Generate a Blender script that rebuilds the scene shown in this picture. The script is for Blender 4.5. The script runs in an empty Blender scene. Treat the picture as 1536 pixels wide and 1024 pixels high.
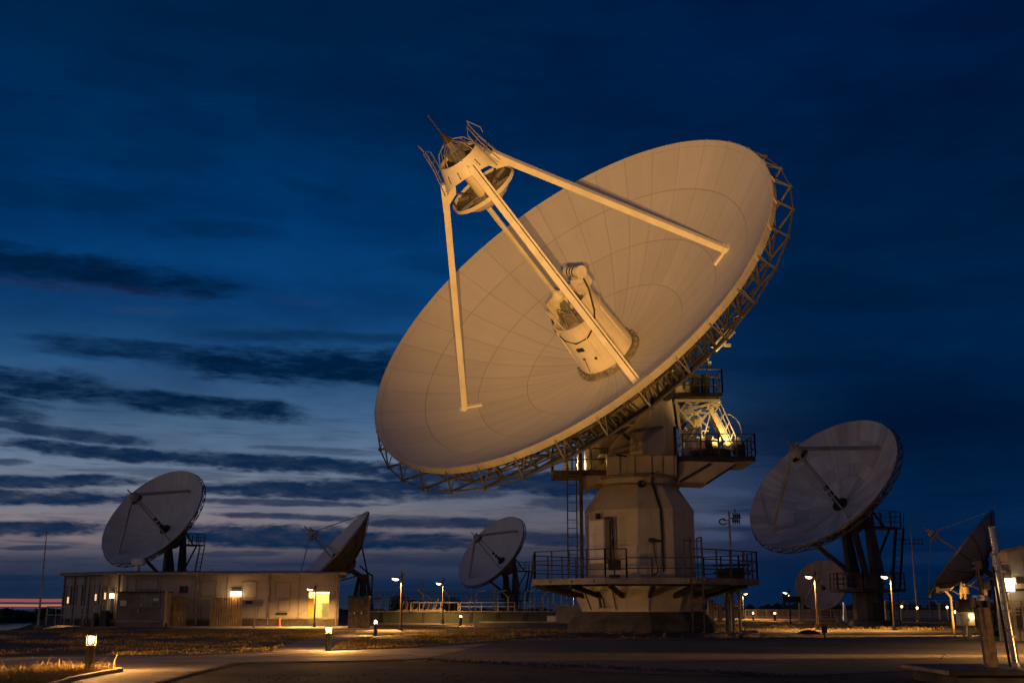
import bpy, math, random
from math import sin, cos, pi, radians, atan2, sqrt, tan
from mathutils import Vector, Matrix

random.seed(7)
sc = bpy.context.scene
COL = sc.collection

# ------------------------------------------------------------------ camera
FPX, HOR, EYE = 1700.0, 908.0, 1.3
TH = math.atan((HOR - 512.0) / FPX)
D_ = Vector((0, cos(TH), sin(TH))); U_ = Vector((0, -sin(TH), cos(TH)))
cam_d = bpy.data.cameras.new('camera'); cam = bpy.data.objects.new('camera', cam_d); COL.objects.link(cam)
cam.location = (0, 0, EYE); cam.rotation_euler = (pi / 2 + TH, 0, 0)
cam_d.sensor_width = 36.0; cam_d.lens = FPX / 1536.0 * 36.0; cam_d.clip_start = 0.1; cam_d.clip_end = 6000
sc.camera = cam


def at(px, py, Y):
    v = D_ + U_ * ((512 - py) / FPX) + Vector((1, 0, 0)) * ((px - 768) / FPX)
    return Vector((0, 0, EYE)) + v * (Y / v.y)


def gnd(px, py, z=0.0):
    v = D_ + U_ * ((512 - py) / FPX) + Vector((1, 0, 0)) * ((px - 768) / FPX)
    return Vector((0, 0, EYE)) + v * ((z - EYE) / v.z)


def lin(r, g, b):
    f = lambda c: (c / 255.0 / 12.92) if c / 255.0 <= 0.04045 else ((c / 255.0 + 0.055) / 1.055) ** 2.4
    return (f(r), f(g), f(b), 1.0)


# ------------------------------------------------------------------ node helper
class NT:
    def __init__(s, tree):
        s.t = tree; s.n = tree.nodes; s.l = tree.links

    def new(s, typ, **kw):
        n = s.n.new(typ)
        for k, v in kw.items(): setattr(n, k, v)
        return n

    def put(s, sock, v):
        if isinstance(v, bpy.types.NodeSocket): s.l.new(v, sock)
        else: sock.default_value = v

    def m(s, op, a, b=None, c=None, clamp=False):
        n = s.n.new('ShaderNodeMath'); n.operation = op; n.use_clamp = clamp
        s.put(n.inputs[0], a)
        if b is not None: s.put(n.inputs[1], b)
        if c is not None: s.put(n.inputs[2], c)
        return n.outputs[0]

    def mix(s, f, a, b, blend='MIX'):
        n = s.n.new('ShaderNodeMix'); n.data_type = 'RGBA'; n.blend_type = blend
        s.put(n.inputs[0], f); s.put(n.inputs[6], a); s.put(n.inputs[7], b)
        return n.outputs[2]

    def noise(s, vec, scale, detail=4, rough=0.55):
        n = s.n.new('ShaderNodeTexNoise'); s.l.new(vec, n.inputs['Vector'])
        n.inputs['Scale'].default_value = scale; n.inputs['Detail'].default_value = detail
        n.inputs['Roughness'].default_value = rough
        return n.outputs['Fac']

    def ramp(s, f, stops, interp='LINEAR'):
        n = s.n.new('ShaderNodeValToRGB'); s.put(n.inputs[0], f); cr = n.color_ramp; cr.interpolation = interp
        while len(cr.elements) > 1: cr.elements.remove(cr.elements[0])
        cr.elements[0].position = stops[0][0]; cr.elements[0].color = stops[0][1]
        for p, c in stops[1:]:
            e = cr.elements.new(p); e.color = c
        return n.outputs[0]

    def mr(s, v, a, b, c=0.0, d=1.0, smooth=True):
        n = s.n.new('ShaderNodeMapRange'); n.interpolation_type = 'SMOOTHSTEP' if smooth else 'LINEAR'
        s.put(n.inputs[0], v)
        for i, x in enumerate((a, b, c, d)): s.put(n.inputs[i + 1], x)
        return n.outputs[0]

    def xyz(s, vec):
        n = s.n.new('ShaderNodeSeparateXYZ'); s.l.new(vec, n.inputs[0]); return n.outputs

    def comb(s, x, y, z):
        n = s.n.new('ShaderNodeCombineXYZ')
        for i, v in enumerate((x, y, z)): s.put(n.inputs[i], v)
        return n.outputs[0]


MATS = {}


def mat(name, col, rough=0.6, metal=0.0, var=0.12, scale=1.5, bump=0.0, bscale=20.0, streak=0.0, col2=None, spec=0.4):
    """painted metal, concrete, soil...: colour with patchy wear, streaks of dirt and a fine bump"""
    if name in MATS: return MATS[name]
    m = bpy.data.materials.new(name); m.use_nodes = True; t = NT(m.node_tree)
    b = t.n['Principled BSDF']; b.inputs['Roughness'].default_value = rough; b.inputs['Metallic'].default_value = metal
    b.inputs['Specular IOR Level'].default_value = spec
    tc = t.new('ShaderNodeTexCoord').outputs['Object']
    c = (*col, 1.0); k2 = (*(col2 if col2 else [v * (1 - var * 2.2) for v in col]), 1.0)
    n1 = t.noise(tc, scale, 6, 0.6)
    base = t.mix(t.mr(n1, 0.35, 0.7), c, k2)
    if streak:
        x = t.xyz(tc)
        n2 = t.noise(t.comb(t.m('MULTIPLY', x[0], 5.0), t.m('MULTIPLY', x[1], 5.0), t.m('MULTIPLY', x[2], 0.4)), 1.0, 4, 0.6)
        base = t.mix(t.m('MULTIPLY', t.mr(n2, 0.5, 0.75), streak), base, (col[0] * 0.35, col[1] * 0.3, col[2] * 0.25, 1))
    t.l.new(base, b.inputs['Base Color'])
    t.l.new(t.mr(n1, 0.3, 0.7, rough * 0.85, min(1, rough * 1.15)), b.inputs['Roughness'])
    if bump:
        bn = t.new('ShaderNodeBump'); bn.inputs['Strength'].default_value = bump; bn.inputs['Distance'].default_value = 0.05
        t.l.new(t.noise(tc, bscale, 8, 0.65), bn.inputs['Height']); t.l.new(bn.outputs[0], b.inputs['Normal'])
    MATS[name] = m
    return m


def emit(name, col, strength):
    if name in MATS: return MATS[name]
    m = bpy.data.materials.new(name); m.use_nodes = True; t = NT(m.node_tree)
    b = t.n['Principled BSDF']; b.inputs['Base Color'].default_value = (0.8, 0.8, 0.8, 1)
    b.inputs['Emission Color'].default_value = (*col, 1); b.inputs['Emission Strength'].default_value = strength
    MATS[name] = m
    return m


# ------------------------------------------------------------------ mesh builder
class MB:
    def __init__(s):
        s.v = []; s.f = []; s.sm = []

    def add(s, vs, fs, smooth=False):
        o = len(s.v); s.v += [tuple(v) for v in vs]
        s.f += [tuple(i + o for i in f) for f in fs]; s.sm += [smooth] * len(fs)
        return s

    def box(s, c, size, rot=None):
        c = Vector(c); h = Vector(size) / 2; vs = []
        for x in (-1, 1):
            for y in (-1, 1):
                for z in (-1, 1):
                    p = Vector((x * h.x, y * h.y, z * h.z))
                    vs.append(c + (rot @ p if rot is not None else p))
        return s.add(vs, [(0, 1, 3, 2), (4, 6, 7, 5), (0, 4, 5, 1), (2, 3, 7, 6), (0, 2, 6, 4), (1, 5, 7, 3)])

    def bar(s, a, b, w, h=None, up=(0, 0, 1)):
        a = Vector(a); b = Vector(b); h = h or w; d = (b - a)
        if d.length < 1e-6: return s
        d.normalize(); up = Vector(up)
        if abs(d.dot(up)) > 0.98: up = Vector((0, 1, 0)) if abs(d.y) < 0.9 else Vector((1, 0, 0))
        x = d.cross(up).normalized(); z = x.cross(d)
        vs = []
        for p in (a, b):
            for i, j in ((-1, -1), (1, -1), (1, 1), (-1, 1)): vs.append(p + x * i * w / 2 + z * j * h / 2)
        return s.add(vs, [(0, 3, 2, 1), (4, 5, 6, 7), (0, 1, 5, 4), (1, 2, 6, 5), (2, 3, 7, 6), (3, 0, 4, 7)])

    def tube(s, a, b, r, n=8, r2=None, cap=True):
        a = Vector(a); b = Vector(b); d = b - a; r2 = r if r2 is None else r2
        if d.length < 1e-6: return s
        d.normalize(); up = Vector((0, 0, 1)) if abs(d.z) < 0.9 else Vector((1, 0, 0))
        x = d.cross(up).normalized(); y = d.cross(x)
        vs = [a + (x * cos(2 * pi * i / n) + y * sin(2 * pi * i / n)) * r for i in range(n)]
        vs += [b + (x * cos(2 * pi * i / n) + y * sin(2 * pi * i / n)) * r2 for i in range(n)]
        s.add(vs, [(i, i + n, (i + 1) % n + n, (i + 1) % n) for i in range(n)], n > 5)
        if cap: s.add(vs, [tuple(range(n)), tuple(range(2 * n - 1, n - 1, -1))])
        return s

    def path(s, pts, r, n=6):
        for p, q in zip(pts, pts[1:]): s.tube(p, q, r, n)
        return s

    def lathe(s, prof, n=24, M=None, ph=0.0, smooth=False, cap0=False, cap1=False, a0=0.0, a1=2 * pi):
        full = abs(a1 - a0 - 2 * pi) < 1e-6; k = n if full else n + 1; vs = []
        for r, z in prof:
            for i in range(k):
                w = a0 + (a1 - a0) * i / n + ph; vs.append(Vector((r * cos(w), r * sin(w), z)))
        if M is not None: vs = [M @ v for v in vs]
        fs = []
        for j in range(len(prof) - 1):
            for i in range(n):
                i2 = (i + 1) % k; fs.append((j * k + i, j * k + i2, (j + 1) * k + i2, (j + 1) * k + i))
        s.add(vs, fs, smooth)
        if cap0: s.add(vs[:k], [tuple(range(k - 1, -1, -1))])
        if cap1: s.add(vs[-k:], [tuple(range(k))])
        return s

    def prism(s, poly, a, ext):
        """poly: list of points (Vector) of one face; ext: extrusion Vector"""
        n = len(poly); ext = Vector(ext); vs = [Vector(p) for p in poly] + [Vector(p) + ext for p in poly]
        nrm = Vector((0, 0, 0))
        for i in range(n): nrm += vs[i].cross(vs[(i + 1) % n])
        fl = nrm.dot(ext) > 0
        fs = [tuple(range(n - 1, -1, -1)) if fl else tuple(range(n)), tuple(range(n, 2 * n)) if fl else tuple(range(2 * n - 1, n - 1, -1))]
        for i in range(n):
            j = (i + 1) % n
            fs.append((i, j, j + n, i + n) if fl else (i, i + n, j + n, j))
        return s.add(vs, fs)

    def off(s, o):
        o = Vector(o); s.v = [tuple(Vector(v) - o) for v in s.v]; return s

    def build(s, name, m, parent=None, matrix=None, bevel=0.0):
        me = bpy.data.meshes.new(name); me.from_pydata(s.v, [], s.f); me.validate()
        if len(me.polygons) == len(s.sm): me.polygons.foreach_set('use_smooth', s.sm)
        me.materials.append(m); me.update()
        o = bpy.data.objects.new(name, me); COL.objects.link(o)
        if parent is not None: o.parent = parent
        if matrix is not None: o.matrix_local = matrix
        if bevel:
            b = o.modifiers.new('bevel', 'BEVEL'); b.width = bevel; b.segments = 2; b.limit_method = 'ANGLE'
        return o


def tag(o, label=None, cat=None, group=None, kind=None):
    if label: o['label'] = label
    if cat: o['category'] = cat
    if group: o['group'] = group
    if kind: o['kind'] = kind
    return o


def thing(name, loc, label, cat, group=None, rz=0.0):
    o = bpy.data.objects.new(name, None); COL.objects.link(o); o.location = loc; o.rotation_euler = (0, 0, rz)
    o.empty_display_size = 0.3
    return tag(o, label, cat, group)


KIDS = {}


def copy_tree(o, parent=None):
    c = o.copy(); COL.objects.link(c)
    if parent is not None: c.parent = parent
    for ch in [k for k in list(COL.objects) if k.parent == o]: copy_tree(ch, c)
    return c


def light(name, typ, loc, energy, col, parent=None, **kw):
    l = bpy.data.lights.new(name, typ); l.energy = energy; l.color = col
    for k, v in kw.items(): setattr(l, k, v)
    o = bpy.data.objects.new(name, l); COL.objects.link(o); o.location = loc
    if parent is not None: o.parent = parent
    return o


WARM = (1.0, 0.465, 0.115)

# ------------------------------------------------------------------ materials
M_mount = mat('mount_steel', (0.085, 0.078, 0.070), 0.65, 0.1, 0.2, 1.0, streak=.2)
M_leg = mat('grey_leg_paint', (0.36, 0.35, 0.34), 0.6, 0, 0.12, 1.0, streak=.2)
M_white = mat('dish_white_paint', (0.60, 0.585, 0.55), 0.5, 0, 0.06, 0.8, streak=0.12)
M_strut = mat('strut_paint', (0.74, 0.70, 0.60), 0.5, 0, 0.08, 1.0, streak=0.1)
M_cream = mat('pedestal_cream_paint', (0.50, 0.45, 0.37), 0.6, 0, 0.10, 0.7, bump=0.12, bscale=6, streak=0.3)
M_hub = mat('feed_housing_paint', (0.74, 0.68, 0.54), 0.5, 0, 0.08, 0.9, streak=0.22)
M_galv = mat('galvanised_steel', (0.34, 0.32, 0.29), 0.5, 0.5, 0.2, 3.0)
M_truss = mat('truss_steel', (0.125, 0.12, 0.115), 0.55, 0.2, 0.2, 2.0)
M_back = mat('reflector_back_steel', (0.10, 0.095, 0.088), 0.7, 0, 0.2, 0.6)
M_back2 = mat('small_reflector_back_steel', (0.065, 0.066, 0.072), 0.7, 0, 0.2, 0.6)
M_dark = mat('dark_steel', (0.035, 0.034, 0.033), 0.5, 0.3, 0.2, 3.0)
M_rail = mat('dark_railing_steel', (0.075, 0.07, 0.065), 0.5, 0.4, 0.2, 3.0)
M_black = mat('black_rubber', (0.012, 0.012, 0.013), 0.6, 0, 0.1, 4)
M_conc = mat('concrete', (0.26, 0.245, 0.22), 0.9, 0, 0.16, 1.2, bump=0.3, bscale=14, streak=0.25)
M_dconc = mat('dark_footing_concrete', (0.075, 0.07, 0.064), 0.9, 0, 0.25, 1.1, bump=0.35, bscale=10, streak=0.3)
M_brown = mat('rust_brown_steel', (0.10, 0.07, 0.05), 0.7, 0.2, 0.3, 4)
M_platform = mat('platform_edge_paint', (0.22, 0.195, 0.17), 0.65, 0, 0.18, 1.6, streak=0.35)
M_bldg = mat('building_panel_paint', (0.29, 0.28, 0.26), 0.7, 0, 0.1, 0.6, streak=0.2)
M_glass = mat('dark_window_glass', (0.01, 0.012, 0.014), 0.08, 0, 0.1, 1, spec=0.7)
M_tan = mat('tan_corrugated_steel', (0.40, 0.31, 0.19), 0.5, 0.2, 0.18, 2, streak=0.25)
M_wood = mat('weathered_timber', (0.16, 0.125, 0.09), 0.85, 0, 0.25, 5, bump=0.3, bscale=30, streak=0.3)
M_post = mat('pale_fence_post_paint', (0.62, 0.50, 0.34), 0.6, 0, 0.15, 2)
M_wall = mat('green_grey_wall_paint', (0.06, 0.076, 0.070), 0.8, 0, 0.16, 0.6, streak=0.3)
M_shinypole = mat('polished_steel_pole', (0.42, 0.41, 0.40), 0.28, 0.9, 0.12, 4)
E_lamp = emit('warm_lamp_glow', (1.0, 0.74, 0.42), 9)
E_head = emit('street_lamp_glow', (1.0, 0.62, 0.30), 8)
E_wall = emit('wall_lamp_glow', (1.0, 0.72, 0.36), 14)
E_room = emit('room_ceiling_glow', (1.0, 0.80, 0.38), 11.0)


def dish_mat(name, R, rings, n, phase, var, seam, base=(0.60, 0.585, 0.55), w=0.028):
    """painted panels: a fine dark joint between panels, each panel a slightly different tone"""
    m = bpy.data.materials.new(name); m.use_nodes = True; t = NT(m.node_tree); b = t.n['Principled BSDF']
    b.inputs['Roughness'].default_value = 0.6; b.inputs['Specular IOR Level'].default_value = 0.25
    tc = t.new('ShaderNodeTexCoord').outputs['Object']; x = t.xyz(tc)
    r = t.m('SQRT', t.m('ADD', t.m('MULTIPLY', x[0], x[0]), t.m('MULTIPLY', x[1], x[1])))
    ang = t.m('ARCTAN2', x[1], x[0])
    u = t.m('ADD', t.m('MULTIPLY', ang, n / (2 * pi)), 100 - phase * n / 360.0)
    def near(u_, cnt, ww):
        fr = t.m('FRACT', u_); d = t.m('MINIMUM', fr, t.m('SUBTRACT', 1.0, fr))
        dist = t.m('MULTIPLY', d, t.m('MULTIPLY', r, 2 * pi / cnt))
        return t.mr(dist, ww * 0.5, ww * 1.3, 1.0, 0.0)
    mask = t.m('MULTIPLY', near(u, n, w), 0.85)
    inner = t.m('LESS_THAN', r, rings[-1] * R)
    mask = t.m('MAXIMUM', mask, t.m('MULTIPLY', t.m('MULTIPLY', near(t.m('MULTIPLY', u, 2.0), 2 * n, w), inner), 0.35))
    idx = 0.0
    for q in rings:
        d = t.m('ABSOLUTE', t.m('SUBTRACT', r, q * R))
        mask = t.m('MAXIMUM', mask, t.mr(d, w * 0.5, w * 1.3, 1.0, 0.0))
        idx = t.m('ADD', idx, t.m('GREATER_THAN', r, q * R))
    wn = t.new('ShaderNodeTexWhiteNoise'); wn.noise_dimensions = '2D'
    t.l.new(t.comb(t.m('FLOOR', u), idx, 0.0), wn.inputs['Vector'])
    tone = t.mr(wn.outputs['Value'], 0, 1, 1 - var, 1 + var * 0.5, smooth=False)
    n1 = t.noise(tc, 0.35, 5, 0.6); n2 = t.noise(t.comb(t.m('MULTIPLY', ang, 14.0), t.m('MULTIPLY', r, 0.25), 0.0), 1.0, 5, 0.7)
    tone = t.m('MULTIPLY', tone, t.mr(n1, 0.3, 0.7, 0.96, 1.03)); tone = t.m('MULTIPLY', tone, t.mr(n2, 0.3, 0.75, 1.0 + var * 0.4, 1.0 - var * 1.2))
    c = t.mix(1.0, (*base, 1), t.comb(tone, tone, tone), 'MULTIPLY')
    c = t.mix(t.m('MULTIPLY', mask, seam), c, (0.12, 0.09, 0.06, 1))
    t.l.new(c, b.inputs['Base Color'])
    bn = t.new('ShaderNodeBump'); bn.inputs['Strength'].default_value = 0.4; bn.inputs['Distance'].default_value = 0.02; bn.invert = True
    t.l.new(mask, bn.inputs['Height']); t.l.new(bn.outputs[0], b.inputs['Normal'])
    return m


# ------------------------------------------------------------------ sky
def build_world():
    w = bpy.data.worlds.new('World'); sc.world = w; w.use_nodes = True; t = NT(w.node_tree)
    bg = t.n['Background']
    g = t.new('ShaderNodeTexCoord').outputs['Generated']; x = t.xyz(g)
    az = t.m('MULTIPLY', t.m('ARCTAN2', x[0], x[1]), 180 / pi)
    el = t.m('MULTIPLY', t.m('ARCSINE', t.m('MINIMUM', t.m('MAXIMUM', x[2], -1.0), 1.0)), 180 / pi)

    def AE(px, py):
        v = (D_ + U_ * ((512 - py) / FPX) + Vector((1, 0, 0)) * ((px - 768) / FPX)).normalized()
        return math.degrees(atan2(v.x, v.y)), math.degrees(math.asin(v.z))
    def E(py): return AE(768, py)[1]
    EL0, EL1 = -1.0, 34.0
    f = t.m('DIVIDE', t.m('SUBTRACT', el, EL0), EL1 - EL0, clamp=True)
    def rp(rows):
        st = sorted([((E(py) - EL0) / (EL1 - EL0), lin(*c)) for py, c in rows], key=lambda q: q[0]); return t.ramp(f, st)
    left = rp([(-60, (0, 30, 64)), (60, (0, 33, 68)), (220, (0, 42, 86)), (340, (0, 52, 103)), (430, (6, 60, 112)), (490, (16, 66, 117)), (560, (36, 78, 122)),
               (630, (66, 98, 134)), (690, (94, 115, 142)), (740, (112, 119, 135)), (785, (126, 119, 126)), (815, (118, 107, 113)),
               (842, (62, 66, 86)), (862, (48, 56, 80)), (872, (32, 48, 76)), (895, (24, 42, 66)), (898, (30, 44, 64)), (926, (30, 48, 70))])
    right = rp([(-60, (0, 26, 62)), (80, (0, 28, 68)), (300, (0, 28, 63)), (420, (0, 31, 66)), (520, (0, 36, 74)), (600, (0, 30, 66)), (650, (0, 25, 57)),
                (720, (1, 33, 70)), (800, (6, 38, 76)), (870, (2, 33, 70)), (900, (3, 30, 62)), (926, (3, 28, 58))])
    s = t.mr(az, AE(1330, 700)[0], AE(430, 700)[0], 0, 1)
    base = t.mix(s, right, left)
    # wind-drawn noise that bends and frays every cloud bank
    sv = t.comb(t.m('MULTIPLY', az, 0.16), t.m('MULTIPLY', el, 0.75), 3.1)
    nA = t.noise(sv, 1.0, 7, 0.62)
    sv2 = t.comb(t.m('MULTIPLY', az, 0.55), t.m('MULTIPLY', el, 2.4), 7.7)
    nB = t.noise(sv2, 1.0, 6, 0.65)
    nD = t.noise(t.comb(t.m('MULTIPLY', az, 1.15), t.m('MULTIPLY', el, 4.0), 11.0), 1.0, 4, 0.6)
    warp = t.m('SUBTRACT', nA, 0.5); fine = t.m('SUBTRACT', nD, 0.5); warpB0 = t.m('SUBTRACT', nB, 0.5); warpB = t.m('ADD', warpB0, t.m('MULTIPLY', fine, 0.55)); warpS = t.m('ADD', warpB0, t.m('MULTIPLY', fine, 0.22))
    # broad mottling over the whole sky
    sv3 = t.comb(t.m('MULTIPLY', az, 0.07), t.m('MULTIPLY', el, 0.22), 1.3)
    nC = t.noise(sv3, 1.0, 6, 0.6)
    base = t.mix(1.0, base, t.mix(t.mr(nC, 0.32, 0.66), (0.66, 0.70, 0.74, 1), (1.12, 1.12, 1.10, 1)), 'MULTIPLY')
    clouds = [  # x0,y0,x1,y1, half thickness (px), strength
        (-150, 372, 330, 432, 22, .95), (60, 512, 310, 536, 18, .8), (220, 532, 700, 560, 24, .95), (300, 500, 700, 508, 9, .45), (-200, 548, 190, 590, 20, 1), (120, 585, 440, 622, 15, .95),
        (-120, 590, 70, 622, 17, .9), (-60, 628, 230, 664, 9, .85), (10, 664, 290, 690, 10, .95), (200, 680, 620, 706, 12, .95), (380, 670, 540, 676, 4, .5), (-60, 690, 40, 692, 5, .7),
        (-300, 718, 235, 720, 10, .95), (270, 728, 700, 736, 16, .95), (-300, 738, 200, 750, 13, .95), (290, 751, 560, 755, 5, .8), (330, 771, 530, 777, 5, .8), (540, 774, 680, 782, 6, .6),
        (-300, 793, 170, 791, 11, .95), (250, 800, 640, 808, 16, .95), (0, 821, 110, 820, 3.5, .7), (300, 832, 420, 829, 5, .55), (-300, 866, 110, 866, 4, .5),
        (540, 706, 980, 734, 17, .9), (560, 742, 760, 738, 9, .7), (800, 752, 1020, 764, 9, .6), (540, 783, 770, 786, 8, .85), (560, 808, 720, 812, 12, .95), (760, 800, 900, 812, 12, .8), (540, 835, 760, 842, 10, .5),
        (1000, 660, 1600, 648, 26, .35), (1080, 440, 1650, 425, 22, .30), (1050, 545, 1300, 548, 14, .30), (130, 232, 330, 250, 16, .30), (-100, 280, 220, 305, 20, .38), (230, 340, 420, 352, 14, .38), (420, 270, 520, 298, 9, .28), (600, 390, 760, 400, 14, .25)]
    tot = 0.0
    for (x0, y0, x1, y1, h, k) in clouds:
        a0, e0 = AE(x0, y0); a1, e1 = AE(x1, y1)
        ca, ce = (a0 + a1) / 2, (e0 + e1) / 2; L = max(1e-3, (a1 - a0) / 2); sl = (e1 - e0) / (a1 - a0); hh = h / 29.7
        dx = t.m('SUBTRACT', az, ca)
        ln = t.m('MULTIPLY_ADD', dx, sl, ce)
        dy = t.m('SUBTRACT', t.m('SUBTRACT', el, ln), t.m('MULTIPLY_ADD', warp, hh * (3.0 if y0 < 625 else 1.9), 0.0))
        p = t.m('POWER', t.m('ABSOLUTE', t.m('DIVIDE', dx, L * 1.08)), 3.0)
        q = t.m('DIVIDE', dy, hh); q = t.m('MULTIPLY', q, q)
        d = t.m('ADD', t.m('ADD', p, q), t.m('MULTIPLY', warpS if y0 < 625 else warpB, 2.6 if y0 < 625 else 2.3))
        mk = t.m('MULTIPLY', t.mr(d, -0.1 if y0 < 625 else 0.22, 1.9 if y0 < 625 else 1.6, 1.0, 0.0), k)
        tot = t.m('MAXIMUM', tot, mk)
    # loose wisps low over the horizon
    lo = t.mr(el, E(560), E(700), 0.0, 1.0)
    wv = t.noise(t.comb(t.m('MULTIPLY', az, 0.10), t.m('MULTIPLY', el, 1.7), 5.0), 1.0, 8, 0.66)
    wis = t.m('MULTIPLY', t.m('MULTIPLY', t.mr(wv, 0.50, 0.66), lo), 0.5)
    wv2 = t.noise(t.comb(t.m('MULTIPLY', az, 0.30), t.m('MULTIPLY', el, 4.5), 9.0), 1.0, 7, 0.66)
    wis = t.m('MAXIMUM', wis, t.m('MULTIPLY', t.m('MULTIPLY', t.mr(wv2, 0.54, 0.70), lo), 0.45))
    tot = t.m('MULTIPLY', t.m('MINIMUM', t.m('MULTIPLY', tot, 1.06), 0.98), t.mr(nB, 0.35, 0.75, 1.0, 0.84))
    tot = t.m('MAXIMUM', tot, wis)
    lowf = t.mr(el, E(560), E(740), 0.0, 1.0)
    ccol = t.mix(s, t.mix(lowf, lin(0, 20, 50), lin(0, 24, 56)), t.mix(lowf, lin(0, 27, 58), lin(7, 36, 68)))
    col = t.mix(tot, base, ccol)
    # faintly rose-lit undersides of the higher banks
    for (x0, y0, x1, y1, h, k, c) in [(-80, 412, 300, 446, 9, .30, (36, 44, 76)), (150, 464, 280, 468, 7, .22, (48, 62, 96)), (400, 448, 500, 454, 7, .18, (40, 58, 96)),
                                      (1010, 732, 1140, 742, 6, .55, (62, 76, 108)), (1015, 776, 1150, 784, 9, .7, (76, 86, 114)), (1020, 806, 1120, 806, 7, .6, (64, 76, 108)), (1020, 835, 1120, 838, 6, .5, (60, 72, 104)), (1330, 838, 1450, 836, 8, .25, (30, 50, 90))]:
        a0, e0 = AE(x0, y0); a1, e1 = AE(x1, y1); ca, ce = (a0 + a1) / 2, (e0 + e1) / 2; L = (a1 - a0) / 2; sl = (e1 - e0) / (a1 - a0); hh = h / 29.7
        dx = t.m('SUBTRACT', az, ca); dy = t.m('SUBTRACT', t.m('SUBTRACT', el, t.m('MULTIPLY_ADD', dx, sl, ce)), t.m('MULTIPLY', warp, hh * 2.5))
        q = t.m('DIVIDE', dy, hh); p = t.m('POWER', t.m('ABSOLUTE', t.m('DIVIDE', dx, L)), 3.0)
        d = t.m('ADD', t.m('ADD', p, t.m('MULTIPLY', q, q)), t.m('MULTIPLY', warpS, 3.0))
        col = t.mix(t.m('MULTIPLY', t.mr(d, -0.3, 1.7, 1.0, 0.0), k), col, lin(*c))
    # the last red light in two slits low in the west
    west = t.mr(az, AE(330, 905)[0], AE(150, 905)[0], 0, 1)
    for (yc, h, c, k) in [(900.6, 2.3, (160, 88, 78), .8), (907.6, 1.7, (208, 112, 84), .85), (911.6, .8, (110, 84, 88), .4)]:
        q = t.m('DIVIDE', t.m('ADD', t.m('SUBTRACT', el, E(yc) + 0.02), t.m('MULTIPLY', warp, 0.12)), h / 29.7); q = t.m('MULTIPLY', q, q)
        col = t.mix(t.m('MULTIPLY', t.m('MULTIPLY', t.mr(q, 0.4, 1.5, 1.0, 0.0), west), k), col, lin(*c))
    # afterglow behind the photographer and to his left, which lights the grey dishes
    back = t.mr(az, -50.0, -100.0, 0.0, 1.0)
    glow = t.m('MULTIPLY', back, t.mr(el, 32.0, 0.0, 0.0, 1.0))
    col = t.mix(glow, col, (0.30, 0.22, 0.22, 1))
    t.l.new(col, bg.inputs[0]); bg.inputs[1].default_value = 1.0


build_world()
sun_d = bpy.data.lights.new('sun', 'SUN'); sun_d.energy = 0.085; sun_d.angle = radians(50); sun_d.color = (1.0, 0.86, 0.86)
sun = bpy.data.objects.new('sun', sun_d); COL.objects.link(sun); sun.rotation_euler = (radians(72), 0, radians(-62))

# ------------------------------------------------------------------ terrain, water, paving
def smooth(a, b, x):
    u = max(0.0, min(1.0, (x - a) / (b - a))); return u * u * (3 - 2 * u)


def height(x, y):
    z = -6.2 * smooth(165, 300, y)
    left = smooth(0.385, 0.47, -x / max(y, 1.0)) * smooth(58, 120, y)
    return min(z, -6.2 * left) - 0.35 * smooth(20, 60, -x - 0.5 * y) * smooth(10, 40, y)


M_soil = mat('dark_gravel_soil', (0.050, 0.042, 0.034), 0.95, 0, 0.25, 0.5, bump=0.9, bscale=9, col2=(0.022, 0.019, 0.016))
xs = [-700, -500, -350, -250, -180, -130] + [-100 + 4 * i for i in range(51)] + [130, 180, 250, 350, 500, 700]
ys = [-60, -30, -10, 0, 5, 10, 14, 17] + [18 + 3 * i for i in range(40)] + [142, 150, 160, 170, 180, 200, 225, 250, 275, 300, 340, 400, 500, 700, 1000, 1600, 2400]
g = MB(); g.add([(x, y, height(x, y)) for y in ys for x in xs],
                [(j * len(xs) + i, j * len(xs) + i + 1, (j + 1) * len(xs) + i + 1, (j + 1) * len(xs) + i) for j in range(len(ys) - 1) for i in range(len(xs) - 1)], True)
tag(g.build('ground', M_soil), 'dark bare gravel ground across the whole antenna site', 'ground', kind='structure')
M_water = bpy.data.materials.new('lake_water'); M_water.use_nodes = True
_t = NT(M_water.node_tree); _b = _t.n['Principled BSDF']; _b.inputs['Base Color'].default_value = (0.006, 0.010, 0.016, 1); _b.inputs['Roughness'].default_value = 0.12
_bn = _t.new('ShaderNodeBump'); _bn.inputs['Strength'].default_value = 0.15; _tc = _t.new('ShaderNodeTexCoord').outputs['Object']
_t.l.new(_t.noise(_tc, 0.6, 4), _bn.inputs['Height']); _t.l.new(_bn.outputs[0], _b.inputs['Normal'])
wl = MB(); wl.add([(-700, 60, -4.9), (300, 60, -4.9), (300, 455, -4.9), (-700, 455, -4.9)], [(0, 1, 2, 3)])
tag(wl.build('lake_water', M_water), 'still dark lake water behind the building at the left edge', 'lake', kind='structure')

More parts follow.
